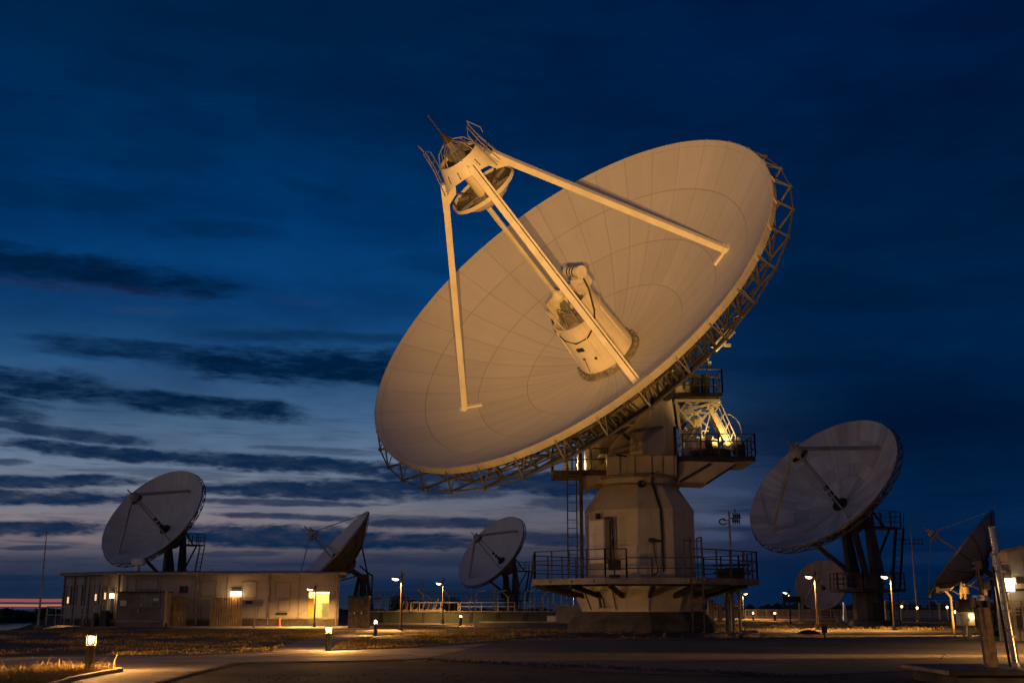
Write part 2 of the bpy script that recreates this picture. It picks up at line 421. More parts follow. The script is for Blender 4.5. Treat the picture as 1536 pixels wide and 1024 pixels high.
# far wood: a ragged dark mass with depth
tl = MB(); X = -520.0; M_tree = mat('far_tree_foliage', (0.035, 0.042, 0.025), 0.9, 0, 0.3, 0.3)
while X < 420:
    right = smooth(-40, 120, X)
    w = random.uniform(3, 7); hgt = random.uniform(4.6, 5.8) * (1 - right) + random.uniform(6.6, 8.2) * right
    Y = 462 + random.uniform(-6, 10); base = -5.2
    cx, cy = X, Y; n = 7
    prof = [(w * .7, base), (w * .95, base + hgt * .35), (w * .8, base + hgt * .7), (w * .35, base + hgt * .93), (0.05, base + hgt)]
    vs = []; k = random.random() * 6
    for r, z in prof:
        for i in range(n):
            a = 2 * pi * i / n + k; rr = r * random.uniform(.75, 1.2); vs.append((cx + rr * cos(a), cy + rr * sin(a), z + random.uniform(-.25, .25)))
    tl.add(vs, [(j * n + i, j * n + (i + 1) % n, (j + 1) * n + (i + 1) % n, (j + 1) * n + i) for j in range(len(prof) - 1) for i in range(n)])
    for q in range(5):
        a = random.random() * 6.28; rr = w * random.uniform(.2, .8); zz = base + hgt * random.uniform(.6, .98); s_ = random.uniform(.3, .8)
        tl.add([(cx + rr * cos(a) - s_, cy, zz), (cx + rr * cos(a) + s_, cy + .5, zz), (cx + rr * cos(a), cy - .4, zz + s_ * 1.2)], [(0, 1, 2)])
    X += w * random.uniform(.55, .95)
tag(tl.build('treeline', M_tree), 'far dark wood along the horizon beyond the antenna site', 'wood', kind='stuff')


def sheet(name, m, pts, z, label, cat, thick=0.0, sub=None):
    s = MB(); P = [gnd(x, y) for x, y in pts]
    # ground polygons wind either way; make the normal point up
    ar = sum(P[i].x * P[(i + 1) % len(P)].y - P[(i + 1) % len(P)].x * P[i].y for i in range(len(P)))
    if ar < 0: P = P[::-1]
    if thick: s.prism([Vector((p.x, p.y, z - thick)) for p in P], None, (0, 0, thick))
    else: s.add([(p.x, p.y, z) for p in P], [tuple(range(len(P)))])
    o = s.build(name, m); tag(o, label, cat, kind='structure'); return o


M_asph = mat('worn_asphalt', (0.095, 0.082, 0.073), 0.8, 0, 0.2, 0.25, bump=0.5, bscale=22, col2=(0.050, 0.044, 0.040))
_t = NT(M_asph.node_tree); _b = _t.n['Principled BSDF']; _tc = _t.new('ShaderNodeTexCoord').outputs['Object']      # cracks, tar patches and tyre scuffs
_old = _b.inputs['Base Color'].links[0].from_socket
_v = _t.new('ShaderNodeTexVoronoi'); _v.feature = 'DISTANCE_TO_EDGE'; _v.inputs['Scale'].default_value = .28
_x = _t.xyz(_tc); _n = _t.noise(_tc, .8, 4); _t.l.new(_t.comb(_t.m('ADD', _x[0], _t.m('MULTIPLY', _n, 2.2)), _t.m('ADD', _x[1], _t.m('MULTIPLY', _n, 1.4)), 0.0), _v.inputs['Vector'])
_c = _t.mix(_t.mr(_v.outputs['Distance'], .004, .016, .8, 0.0), _old, (.018, .016, .015, 1))
_p = _t.noise(_t.comb(_t.m('MULTIPLY', _x[0], .12), _t.m('MULTIPLY', _x[1], .30), 4.0), 1.0, 3, .4); _c = _t.mix(_t.mr(_p, .55, .58, 0.0, .5), _c, (.032, .029, .028, 1))
_s = _t.noise(_t.comb(_t.m('MULTIPLY', _x[0], .05), _t.m('MULTIPLY', _x[1], 2.2), 2.0), 1.0, 4, .6); _c = _t.mix(_t.mr(_s, .5, .75, 0.0, .35), _c, (.15, .13, .115, 1))
_t.l.new(_c, _b.inputs['Base Color'])
M_path = mat('concrete_path', (0.30, 0.255, 0.215), 0.85, 0, 0.18, 0.5, bump=0.35, bscale=25, col2=(0.16, 0.14, 0.115))
M_lawn = mat('dry_lawn_soil', (0.075, 0.060, 0.026), 0.95, 0, 0.3, 0.8, bump=0.9, bscale=6, col2=(0.035, 0.030, 0.014))
M_far = mat('far_concrete_apron', (0.28, 0.22, 0.15), 0.9, 0, 0.2, 0.2, bump=0.2)
# asphalt yard
sheet('asphalt_yard', M_asph, [(640, 987), (742, 963), (768, 958.5), (880, 957.5), (1040, 957), (1190, 957.5), (1256, 957.5), (1256, 953.2), (1062, 952.5), (1062, 945.8), (1475, 946.2), (1700, 947), (1900, 960), (1900, 1000), (1536, 1003), (1370, 1006), (1180, 1014), (1040, 1013), (900, 1008), (760, 996)], 0.010,
      'broad worn asphalt yard in front of the big dish', 'yard')
# road along the lawn
sheet('road', M_path, [(-120, 986), (120, 985), (300, 983), (406, 979), (500, 976), (640, 971), (694, 967), (744, 963), (680, 978), (640, 987), (604, 989), (520, 991.5), (400, 993), (351, 995), (280, 1012), (237, 1024), (180, 1045), (20, 1045), (106, 1022), (150, 1013), (181, 1007.5), (150, 1003), (60, 1004), (0, 1009), (-120, 1012)], 0.014,
      'pale concrete road curving past the nearest light bollard', 'road')
sheet('path', M_path, [(406, 978.5), (430, 967), (456, 960), (481, 955.5), (508, 951.5), (530, 949), (552, 945), (562, 943.5), (600, 944.2), (604, 949.5), (560, 952.5), (540, 955), (514, 961), (505, 965), (498, 975.5)], 0.018,
      'narrow concrete footpath branching between the two lawns', 'path')
sheet('pavement', M_path, [(250, 938.4), (560, 938.6), (562, 942.8), (470, 943.5), (260, 942.5)], 0.018, 'pale pavement strip along the foot of the long building', 'pavement')
sheet('lawn', M_lawn, [(-150, 945), (0, 944.6), (150, 942.8), (258, 942.8), (470, 943.8), (556, 943.2), (528, 949), (480, 955.4), (431, 966.5), (404, 978.7), (300, 982.5), (120, 984.5), (-150, 985.5)], 0.006, 'dry brown lawn between the long building and the road', 'lawn')
sheet('lawn', M_lawn, [(499, 974), (507, 965), (516, 961), (541, 955.2), (605, 950), (610, 944), (870, 942), (856, 951), (800, 954), (768, 957.8), (742, 962.5), (694, 966.5), (637, 970.5)], 0.006, 'dry brown lawn between the footpath and the big pedestal', 'lawn')
sheet('lawn', M_lawn, [(-120, 1013), (0, 1010), (60, 1005), (120, 1003.6), (150, 1004), (179, 1007.5), (150, 1012), (106, 1021), (15, 1045), (-140, 1045)], 0.006, 'tufted grass verge around the nearest light bollard', 'lawn')
sheet('lawn', M_lawn, [(1062, 931), (1230, 931), (1480, 930), (1650, 930), (1650, 945.6), (1062, 945)], 0.006, 'dark grass strip between the asphalt yard and the far fence', 'lawn')
sheet('apron', M_far, [(880, 925), (1150, 926.5), (1480, 926), (1750, 926), (1750, 930), (880, 930)], 0.012, 'far concrete apron under the lamps behind the grass strip', 'apron')
# kerb along the near verge and along the far edge of the road
kb = MB()
kp = [gnd(x, y) for x, y in [(70, 1032), (106, 1021.5), (150, 1012.5), (180, 1007.6), (150, 1003.6)]]
for p, q in zip(kp, kp[1:]): kb.bar(p + Vector((0, 0, .03)), q + Vector((0, 0, .03)), .12, .10)
tag(kb.build('kerb', M_conc), 'low pale kerb edging the grass verge at the bottom left', 'kerb', kind='structure')
kb = MB()
kp = [gnd(x, y) for x, y in [(237, 1024.5), (280, 1012.4), (351, 995.5), (400, 993.6), (520, 992.2), (604, 989.6)]]
for p, q in zip(kp, kp[1:]): kb.bar(p + Vector((0, 0, -.02)), q + Vector((0, 0, -.02)), .12, .10)
tag(kb.build('kerb', M_dconc), 'dark kerb between the road and the foreground gravel', 'kerb', kind='structure')


# loose earth berm under the antenna
bm_ = MB(); n = 60; vs = []
for i in range(n + 1):
    px = 835 + (1256 - 835) * i / n; a = gnd(px, 957.6); b = gnd(px, 950.5)
    for k in range(5):
        p = a.lerp(b, k / 4.0); vs.append((p.x + random.uniform(-.05, .05), p.y + random.uniform(-.1, .1), [-.02, .13, .17, .12, -.02][k] * random.uniform(.6, 1.25) * min(1, (n - i) / 25.0, i / 4.0 + .1)))
bm_.add(vs, [(i * 5 + k, (i + 1) * 5 + k, (i + 1) * 5 + k + 1, i * 5 + k + 1) for i in range(n) for k in range(4)], True)
tag(bm_.build('earth_bank', M_soil), 'low dark bank of loose earth in front of the big pedestal', 'earth bank', kind='structure')


# grass blades
def inside(px, py, poly):
    c = False; n = len(poly)
    for i in range(n):
        (x1, y1), (x2, y2) = poly[i], poly[i - 1]
        if (y1 > py) != (y2 > py) and px < (x2 - x1) * (py - y1) / (y2 - y1) + x1: c = not c
    return c


M_grass = mat('dry_grass_blades', (0.42, 0.29, 0.085), 0.8, 0, 0.3, 1.5, col2=(0.17, 0.135, 0.045))


M_lawngrass = mat('short_lawn_grass', (0.36, 0.24, 0.075), 0.85, 0, 0.3, 1.2, col2=(0.085, 0.070, 0.026))
from mathutils import noise as mnoise


def grass(poly, n, h0, h1, w, label, clump=0.5, m=None, patch=0.0):
    s = MB(); P = [(gnd(x, y).x, gnd(x, y).y) for x, y in poly]
    x0, x1 = min(p[0] for p in P), max(p[0] for p in P); y0, y1 = min(p[1] for p in P), max(p[1] for p in P)
    vs = []; fs = []; k = 0; tries = 0
    cl = [(random.uniform(x0, x1), random.uniform(y0, y1)) for _ in range(max(6, n // 60))]
    while k < n and tries < n * 12:
        tries += 1
        if random.random() < clump:
            c = random.choice(cl); x = c[0] + random.gauss(0, .35); y = c[1] + random.gauss(0, .35); hm = 1.25
        else: x = random.uniform(x0, x1); y = random.uniform(y0, y1); hm = .75
        if not inside(x, y, P): continue
        if patch and mnoise.noise((x * .28, y * .16, 3.0)) + .5 * mnoise.noise((x * .9, y * .6, 8.0)) < patch * random.uniform(-.7, 1.0): continue
        h = random.uniform(h0, h1) * hm * (1.6 if random.random() < .04 else 1); a = random.random() * 6.28; dx, dy = cos(a) * w, sin(a) * w; b = random.random() * 6.28; lx, ly = cos(b) * h * .45, sin(b) * h * .45
        o = len(vs)
        vs += [(x - dx, y - dy, 0), (x + dx, y + dy, 0), (x + dx * .6 + lx * .35, y + dy * .6 + ly * .35, h * .6), (x - dx * .6 + lx * .35, y - dy * .6 + ly * .35, h * .6), (x + lx, y + ly, h)]
        fs += [(o, o + 1, o + 2, o + 3), (o + 3, o + 2, o + 4)]; k += 1
    s.v = vs; s.f = fs; s.sm = [True] * len(fs)
    return tag(s.build('grass', m or M_grass), label, 'grass', kind='stuff')


grass([(-40, 1022), (0, 1010), (60, 1005), (120, 1003.6), (150, 1004), (176, 1007.5), (150, 1012), (106, 1021), (60, 1036), (-40, 1036)], 5600, .06, .20, .007, 'long dry grass tufts around the nearest light bollard')
grass([(-20, 946), (150, 944), (258, 943.6), (470, 944.4), (540, 944.4), (524, 949), (480, 955.4), (431, 966.5), (404, 978), (300, 981.5), (-20, 984)], 26000, .025, .075, .016, 'dry grass on the lawn in front of the long building', m=M_lawngrass, patch=.3)
grass([(500, 973), (508, 965), (541, 955.6), (605, 951), (612, 945), (865, 943), (856, 950), (768, 957), (694, 965.5), (637, 969.5)], 15000, .025, .08, .018, 'dry grass between the footpath and the big pedestal', m=M_lawngrass, patch=.3)
grass([(1064, 933), (1500, 932), (1500, 945), (1064, 944)], 5000, .04, .12, .03, 'dark grass strip beyond the asphalt yard', m=M_lawngrass, patch=.3)
# loose stones on the foreground gravel
gs = MB()
for i in range(2600):
    y = 17.5 + 9 * random.random() ** 1.6; x = random.uniform(-.46, .46) * y
    pyy = HOR + EYE * FPX / y; pxx = 768 + FPX * x / y
    if pyy < 1003 and pxx > 330: continue
    if pxx < 380 and pyy < 1024 - (pxx - 230) * .2 + 0: continue
    r = random.uniform(.008, .03); vs = []
    for (a, b, c) in ((1, 0, 0), (-1, 0, 0), (0, 1, 0), (0, -1, 0), (0, 0, 1)): vs.append((x + a * r * random.uniform(.6, 1.3), y + b * r * random.uniform(.6, 1.3), c * r * random.uniform(.5, 1.0)))
    gs.add(vs, [(0, 2, 4), (2, 1, 4), (1, 3, 4), (3, 0, 4)])
tag(gs.build('gravel', mat('grey_stone', (0.10, 0.085, 0.07), .9, 0, .3, 8)), 'loose small stones on the dark foreground gravel', 'gravel', kind='stuff')
# crumbs of earth along the yard's rims
gs = MB()
for i in range(900):
    px = random.uniform(640, 1250); py = random.choice((random.gauss(957.5, .5), random.gauss(990 + (px - 640) * .045, 1.2))); p = gnd(px, py); r = random.uniform(.02, .06)
    gs.add([(p.x + r * random.uniform(.5, 1), p.y, .02), (p.x - r * random.uniform(.5, 1), p.y, .02), (p.x, p.y + r, .02), (p.x, p.y - r, .02), (p.x, p.y, .02 + r * .8)], [(0, 2, 4), (2, 1, 4), (1, 3, 4), (3, 0, 4)])
tag(gs.build('rubble', MATS['dark_gravel_soil']), 'crumbs of earth strewn along the rim of the asphalt yard', 'rubble', kind='stuff')

# ------------------------------------------------------------------ antenna building blocks
def frame(C, az, el):
    a = Vector((cos(el) * sin(az), -cos(el) * cos(az), sin(el)))
    e1 = Vector((0, 0, 1)).cross(a).normalized(); e2 = a.cross(e1)
    return Matrix(((e1.x, e2.x, a.x, C.x), (e1.y, e2.y, a.y, C.y), (e1.z, e2.z, a.z, C.z), (0, 0, 0, 1)))


def railing(mb, pts, h=1.1, rails=3, r=0.025, step=1.3, post=None):
    pts = [Vector(p) for p in pts]; post = post or r * 1.35
    for p, q in zip(pts, pts[1:]):
        L = (q - p).length; n = max(1, round(L / step))
        for k in range(rails): 
            z = Vector((0, 0, h * (k + 1) / rails)); mb.tube(p + z, q + z, r, 6)
        for i in range(n + 1):
            c = p.lerp(q, i / n); mb.bar(c, c + Vector((0, 0, h + .02)), post * 2)
    return mb


def ladder(mb, a, b, w, side, r=0.03, step=0.32):
    a = Vector(a); b = Vector(b); side = Vector(side).normalized() * w / 2
    mb.bar(a - side, b - side, r * 2); mb.bar(a + side, b + side, r * 2)
    n = int((b - a).length / step)
    for i in range(1, n + 1):
        c = a.lerp(b, i / (n + 0.5)); mb.tube(c - side, c + side, r * .7, 6)
    return mb


def par(r, R, F): return (r * r - R * R) / (4 * F)


def reflector_mesh(R, F, n=108, k=22, r0=0.0, dz=0.0):
    s = MB(); prof = []
    for i in range(k + 1):
        r = r0 + (R - r0) * (i / k) ** 0.8; prof.append((max(r, 1e-3), par(r, R, F) + dz))
    s.lathe(prof, n, smooth=True); return s


# ================================================================== the big floodlit antenna
C0 = Vector((2.381, 54.14, 16.481)); AZ0, EL0_ = -0.7721, 0.6286; R0, F0 = 11.5, 7.0
MW = frame(C0, AZ0, EL0_)
P0 = Vector((6.5, 58.3, 0))
ROOT = thing('dish_antenna', P0, 'huge warm floodlit dish antenna on a cream twelve sided pedestal, largest of all the dishes', 'dish antenna')
MD = Matrix.Translation(-P0) @ MW           # dish frame in root coordinates
e1, e2, ax = MW.col[0].xyz, MW.col[1].xyz, MW.col[2].xyz
DIR = MW.to_3x3()


def L(p): return Vector(p) - P0                                   # world to root
def DW(r, deg, z): return MD @ Vector((r * cos(radians(deg)), r * sin(radians(deg)), z))
def AT(px, py, Y): return L(at(px, py, Y))


PH = 5.5
M_skin = dish_mat('main_reflector_panels', R0, (0.82, 0.612, 0.402), 36, PH, 0.045, 0.42, base=(.50, .485, .45), w=0.020)
refl = reflector_mesh(R0, F0, r0=0.0).build('reflector', M_skin, ROOT, MD)
s = reflector_mesh(R0 - .03, F0, k=14, dz=-0.12); s.f = [f[::-1] for f in s.f]; s.build('reflector_back', M_back, refl)
s = MB(); s.lathe([(R0, 0.0), (R0 + .05, -.01), (R0 + .05, -.34), (R0 - .22, -.36), (R0 - .25, -.18)], 108, smooth=False); 
for i in range(36):
    w = radians(PH + i * 10); s.box((cos(w) * (R0 + .07), sin(w) * (R0 + .07), -.17), (.05, .16, .30), Matrix.Rotation(w, 3, 'Z'))
s.build('rim_band', mat('rim_band_paint', (.36, .34, .31), .6, 0, .1, 1, streak=.3), refl)

# backing structure: one radial truss, repeated
NR, NZ = 12.05, -0.95
rb = MB()
top = lambda r: Vector((r, 0, par(r, R0, F0) - .20)); bot = lambda r: Vector((r, 0, NZ + (r - NR) * (5.9 / (NR - 2.4))))
rr = [2.4, 4.2, 6.0, 7.8, 9.4, 10.8]
for p, q in zip(rr + [R0 - .1], (rr + [R0 - .1])[1:]):
    rb.bar(top(p), top(q), .10, .16)
rb.bar(bot(2.4), bot(NR), .085)
for i, r in enumerate(rr):
    rb.bar(top(r), bot(r), .07)
    if i + 1 < len(rr): rb.bar(bot(r), top(rr[i + 1]), .06)
rb.bar(bot(10.8), Vector((R0 - .08, 0, -.30)), .07); rb.bar(Vector((NR, 0, NZ)), Vector((R0 + .04, 0, -.1)), .065); rb.bar(Vector((NR, 0, NZ)), Vector((R0 - .15, .35, -.33)), .045)
rb.box((NR, 0, NZ), (.15, .12, .15))
first = None
for i in range(36):
    Mr = MD @ Matrix.Rotation(radians(PH + 10 * i), 4, 'Z')
    if first is None: first = rb.build('backing_truss', M_truss, ROOT, Mr)
    else:
        c = first.copy(); COL.objects.link(c); c.parent = ROOT; c.matrix_local = Mr
s = MB()
def ring(mb, r, z, w, n=36):
    for i in range(n):
        a, b = radians(PH + i * 10), radians(PH + (i + 1) * 10); mb.bar((r * cos(a), r * sin(a), z), (r * cos(b), r * sin(b), z), w)
ring(s, NR, NZ, .062); s.build('outer_ring_chord', M_truss, ROOT, MD)
for q_, z_, w_ in ((4.2, bot(4.2).z, .1), (9.4, par(9.4, R0, F0) - .25, .07)):
    s = MB(); ring(s, q_, z_, w_); s.build('inner_ring_bracing', M_truss, ROOT, MD)
s = MB(); ring(s, 7.8, bot(7.8).z, .08); ring(s, 10.8, bot(10.8).z, .07)
for i in range(36):
    a, b = radians(PH + i * 10), radians(PH + (i + 1) * 10)
    s.bar((10.8 * cos(a), 10.8 * sin(a), bot(10.8).z), (7.8 * cos(b), 7.8 * sin(b), bot(7.8).z), .06)
s.build('inner_ring_bracing', M_truss, ROOT, MD)
s = MB(); s.lathe([(2.5, -4.75), (2.55, -6.9), (1.9, -7.6), (1.2, -8.6), (0.01, -8.7)], 20); s.build('hub_drum', M_cream, ROOT, MD)

# feed housing in the middle of the dish
hub = MB(); hub.lathe([(1.58, -4.75), (1.55, -4.45), (1.36, -1.55)], 40, smooth=True)
hub = hub.build('feed_housing', M_hub, ROOT, MD)
s = MB(); s.lathe([(1.80, -4.72), (1.80, -4.50), (1.60, -4.44), (1.57, -4.30)], 40)
for i in range(26):
    w = 2 * pi * i / 26; s.box((1.70 * cos(w), 1.70 * sin(w), -4.44), (.16, .13, .14 + .06 * (i % 3)), Matrix.Rotation(w, 3, 'Z'))
s.build('base_flange', M_galv, hub)
s = MB()
for w in (10, 75, 140, 205, 232, 300):
    a = radians(w); s.tube((1.52 * cos(a), 1.52 * sin(a), -4.3), (1.39 * cos(a), 1.39 * sin(a), -1.6), .035, 6)
s.build('conduit', M_strut, hub)
s = MB()                                                            # cut-open upper shell with equipment inside
s.lathe([(1.36, -1.55), (1.335, -1.0), (1.30, -.55), (1.25, -.55), (1.29, -1.55)], 24, a0=radians(-25), a1=radians(185))
s.lathe([(1.38, -1.60), (1.40, -1.58), (1.40, -1.50), (1.30, -1.48), (1.25, -1.55)], 40)
s.build('upper_shell', M_hub, hub)
s = MB(); s.lathe([(1.30, -1.9), (0.01, -1.9)], 30); s.build('inner_deck', M_cream, hub)
s = MB()
for (x, y, z, sx, sy, sz) in [(-.5, -.3, -1.5, .5, .4, .7), (.3, .2, -1.5, .6, .5, .8), (-.1, .6, -1.3, .4, .3, 1.1), (.55, -.45, -1.55, .4, .35, .6), (-.7, .35, -1.4, .3, .3, .9)]:
    s.box((x, y, z), (sx, sy, sz), Matrix.Rotation(x, 3, 'Z'))
s.build('receiver_box', M_galv, hub)
s = MB()
for q in range(9):
    a = q * .75; s.path([(cos(a) * 1.0, sin(a) * 1.0, -1.8), (cos(a) * .7, sin(a) * .7, -1.0 + .1 * (q % 3)), (cos(a + .6) * .4, sin(a + .6) * .4, -1.3)], .05, 6)
s.build('waveguide', M_galv, hub)
s = MB()                                                            # motor box and cylinder standing on the rim
s.box((.85, .75, -.25), (.75, .62, .7)); s.box((1.15, .35, -.35), (.4, .35, .5)); s.box((.5, 1.05, -.3), (.34, .3, .55))
s.build('motor_box', M_hub, hub, bevel=.03)
s = MB(); s.tube((.30, .92, .42), (1.35, .55, .42), .27, 16); s.tube((.22, .95, .42), (.30, .92, .42), .20, 12); s.tube((1.35, .55, .42), (1.45, .52, .42), .33, 16); s.bar((.6, .8, .0), (.6, .8, .3), .2); s.bar((1.1, .6, .0), (1.1, .6, .3), .2)
mo_ = s.build('motor', M_hub, hub); s = MB()
for q in (.25, .45, .65): c = Vector((.30, .92, .42)).lerp(Vector((1.35, .55, .42)), q); s.tube(c, c + Vector((.085, -.03, 0)), .278, 16)
s.build('cooling_band', M_dark, mo_)
s = MB(); s.path([(1.35, .5, .2), (1.55, .1, -.4), (1.5, -.4, -1.3), (1.25, -.75, -1.95), (.75, -1.2, -2.3), (.1, -1.42, -2.35), (-.55, -1.3, -2.1), (-1.1, -.9, -1.7), (-1.38, -.3, -1.35)], .045, 8)
s.build('cable', M_dark, hub)
s = MB(); s.box((0.10, -1.475, -2.75), (.42, .05, .22), Matrix.Rotation(radians(4), 3, 'X')); s.build('access_hatch', M_dark, hub)
s = MB(); s.tube((-.25, -1.50, -4.2), (-.05, -1.46, -3.4), .03, 6); s.box((-.05, -1.47, -3.35), (.16, .06, .08)); s.build('bracket', M_dark, hub)
s = MB(); s.box((1.33, -.62, -3.1), (.07, .10, .6), Matrix.Rotation(radians(-25), 3, 'Z')); s.build('bracket', M_dark, hub)
s = MB(); s.box((.55, -1.38, -3.5), (.12, .06, .14)); s.build('bracket', M_dark, hub)
s = MB(); s.tube((-.45, -.95, -1.9), (-.45, -1.05, -.35), .035, 6); s.bar((-1.28, -.35, -1.5), (-1.36, -.3, -.75), .04); s.bar((-1.36, -.3, -.75), (-.60, -.9, -.65), .05); s.bar((1.25, -.4, -1.5), (1.45, .3, -.2), .06); s.build('open_frame', M_strut, hub)

# apex: skirt, cage, subreflector
apex = MB()
def arch(deg):                                                      # the skirt's lower edge rises in an arch between the legs
    for a0_, a1_ in ((-144, 27), (27, 122), (122, 216)):
        for dd in (0, 360, -360):
            if a0_ <= deg + dd <= a1_: return 7.22 + .72 * sin(pi * (deg + dd - a0_) / (a1_ - a0_)) ** .7
    return 7.22
for ins in (0, .05):
    vs = []; n = 72
    for i in range(n):
        dg = 360.0 * i / n; w = radians(dg); zb__ = arch(dg); rb__ = 1.93 - (zb__ - 7.22) * (.70 / 1.42) - ins
        vs += [(rb__ * cos(w), rb__ * sin(w), zb__), ((1.23 - ins) * cos(w), (1.23 - ins) * sin(w), 8.66)]
    apex.add(vs, [(2 * i, 2 * ((i + 1) % n), 2 * ((i + 1) % n) + 1, 2 * i + 1) for i in range(n)])
MAX_ = MD @ Matrix.Diagonal((.83, .83, 1, 1))
apex = apex.build('apex_skirt', M_strut, ROOT, MAX_)
for w, r1_, z1_, r2_, z2_ in [(200, 1.9, 7.45, 1.55, 8.2), (235, 1.85, 7.6, 1.62, 8.0), (262, 1.9, 7.5, 1.5, 8.25), (290, 1.85, 7.6, 1.62, 8.0), (318, 1.9, 7.5, 1.45, 8.3), (340, 1.88, 7.6, 1.6, 8.1)]:
    a = radians(w); s = MB(); z1_ = max(z1_, 8.0); z2_ = max(z2_, 8.35); r1_ = 1.93 - (z1_ - 7.22) * .49; r2_ = 1.93 - (z2_ - 7.22) * .49; s.bar((r1_ * cos(a) * 1.015, r1_ * sin(a) * 1.015, z1_), (r2_ * cos(a) * 1.03, r2_ * sin(a) * 1.03, z2_), .035)
    s.build('bracket', M_dark, apex)
s = MB(); s.lathe([(1.22, 8.50), (0.01, 8.50)], 24); s.build('top_deck', M_dark, apex)
s = MB(); s.lathe([(.42, 8.4), (.40, 8.95), (.22, 9.1), (.22, 9.45)], 16); s.box((.5, -.4, 8.75), (.4, .3, .5)); s.box((-.55, .2, 8.7), (.4, .5, .4)); s.box((.1, .7, 8.75), (.5, .25, .45))
for w in range(0, 360, 60): s.bar((.3 * cos(radians(w)), .3 * sin(radians(w)), 9.2), (1.15 * cos(radians(w)), 1.15 * sin(radians(w)), 8.6), .035)
s.build('drive_unit', M_galv, apex)
s = MB(); s.tube((0, 0, 9.4), (0, 0, 9.75), .17, 10); s.tube((0, 0, 9.75), (0, 0, 9.95), .11, 8); s.box((.15, 0, 9.55), (.25, .2, .2)); s.tube((0, 0, 9.9), (.0, .0, 10.95), .035, 6); s.tube((0, 0, 10.9), (0, 0, 11.0), .07, 6)
s.build('lightning_rod', M_brown, apex)
s = MB()                                                            # guard cage of bent tubes on both sides
for base in (25, 207):
    for k, dz in ((-24, 0), (-8, .25), (8, .3), (24, 0)):
        a = radians(base + k); s.path([(1.95 * cos(a), 1.95 * sin(a), 7.5), (1.62 * cos(a), 1.62 * sin(a), 8.7), (1.50 * cos(a), 1.50 * sin(a), 9.35 + dz)], .032, 6)
    for z, r in ((9.35, 1.5), (8.9, 1.58), (8.35, 1.75)):
        s.path([(r * cos(radians(base + k)), r * sin(radians(base + k)), z + (.25 if abs(k) == 8 and z > 9 else 0)) for k in (-24, -8, 8, 24)], .028, 6)
a = radians(35); s.path([(1.5 * cos(a), 1.5 * sin(a), 9.3), (1.55 * cos(a), 1.55 * sin(a), 9.75), (1.95 * cos(a), 1.95 * sin(a), 9.15), (1.9 * cos(a), 1.9 * sin(a), 8.9)], .03, 6)
a = radians(200); s.tube((1.5 * cos(a), 1.5 * sin(a), 9.3), (1.6 * cos(a), 1.6 * sin(a), 10.0), .035, 6)
for w in range(0, 360, 45): s.path([(1.25 * cos(radians(w)), 1.25 * sin(radians(w)), 8.62), (.85 * cos(radians(w)), .85 * sin(radians(w)), 9.2), (.3 * cos(radians(w)), .3 * sin(radians(w)), 9.45)], .03, 6)
s.build('guard_cage', M_galv, apex)
sub = MB(); sub.lathe([(0.01, 5.75), (.6, 5.82), (1.2, 6.05), (1.7, 6.38), (2.02, 6.70)], 48, smooth=True)
sub = sub.build('subreflector', M_strut, ROOT, MD @ Matrix.Diagonal((.82, .82, 1, 1)))
s = MB(); s.lathe([(2.02, 6.70), (2.06, 6.72), (2.06, 6.52), (1.98, 6.50)], 48); s.build('subreflector_rim', M_strut, sub); s = MB(); s.lathe([(1.95, 6.62), (1.2, 6.16), (.6, 5.93), (.01, 5.86)], 48, smooth=True); s.build('inner_bowl', M_back, sub)
s = MB()
for w in range(0, 360, 60):
    a = radians(w + 10); s.bar((.5 * cos(a), .5 * sin(a), 6.5), (1.85 * cos(a), 1.85 * sin(a), 6.62), .10, .16)
s.lathe([(1.05, 6.35), (1.05, 6.6), (.95, 6.6), (.95, 6.35)], 24); s.build('back_frame', M_galv, sub); s = MB(); s.tube((0, 0, 5.95), (0, 0, 8.45), .52, 20); s.build('centre_tube', M_hub, sub)
for w in (27, 122, 216):
    a = radians(w); s = MB(); s.tube((1.9 * cos(a), 1.9 * sin(a), 6.62), (1.75 * cos(a), 1.75 * sin(a), 7.5), .06, 6); s.tube((.6 * cos(a + .5), .6 * sin(a + .5), 6.6), (1.75 * cos(a), 1.75 * sin(a), 7.5), .05, 6); s.build('actuator', M_brown, sub)

# four legs
def foot(deg, rf): return Vector((rf * R0 * cos(radians(deg)), rf * R0 * sin(radians(deg)), par(rf * R0, R0, F0)))
for deg, rf in ((27, .692), (216.2, .669), (-42, .402)):
    p = foot(deg, rf); h_ = Vector((1.47 * cos(radians(deg)), 1.47 * sin(radians(deg)), 7.65)) if deg > 0 else Vector((1.27 * cos(radians(-40)), 1.27 * sin(radians(-40)), 8.25)); s = MB()
    tang = Vector((-sin(radians(deg)), cos(radians(deg)), 0)); d = (p - h_).normalized(); nr = d.cross(tang)
    s.bar(h_, p, .28, .30, up=nr)
    s.bar(h_ + tang * .24 + nr * 0.02, p + tang * .24 + nr * .02, .09, .20, up=nr)
    leg = s.build('support_leg', M_strut, ROOT, MD, bevel=0.0)
    s = MB(); s.bar(h_ + tang * .167, p + tang * .167, .045, .10, up=nr); s.build('groove_strip', M_dark, leg)  # dark strip put in to draw the groove between the leg's two bars
    s = MB(); s.box(p + Vector((0, 0, .06)), (.5, .42, .16), Matrix.Rotation(radians(deg), 3, 'Z')); q = foot(deg, rf - .075); s.bar(p + Vector((0, 0, .08)), q + Vector((0, 0, .10)), .24, .12); s.tube(p - tang * .22 + Vector((0, 0, .18)), p + tang * .22 + Vector((0, 0, .18)), .10, 8)
    s.build('leg_foot', M_strut, leg) if deg > 0 else None
    s = MB(); s.prism([h_ + d * 1.1 + nr * .16, h_ + d * -.25 + nr * .20, h_ + d * -.45 - nr * .5, h_ + d * .2 - nr * .5], None, tang * .34); s.off(tang * .17); s.build('gusset', M_strut, leg) if deg > 0 else None
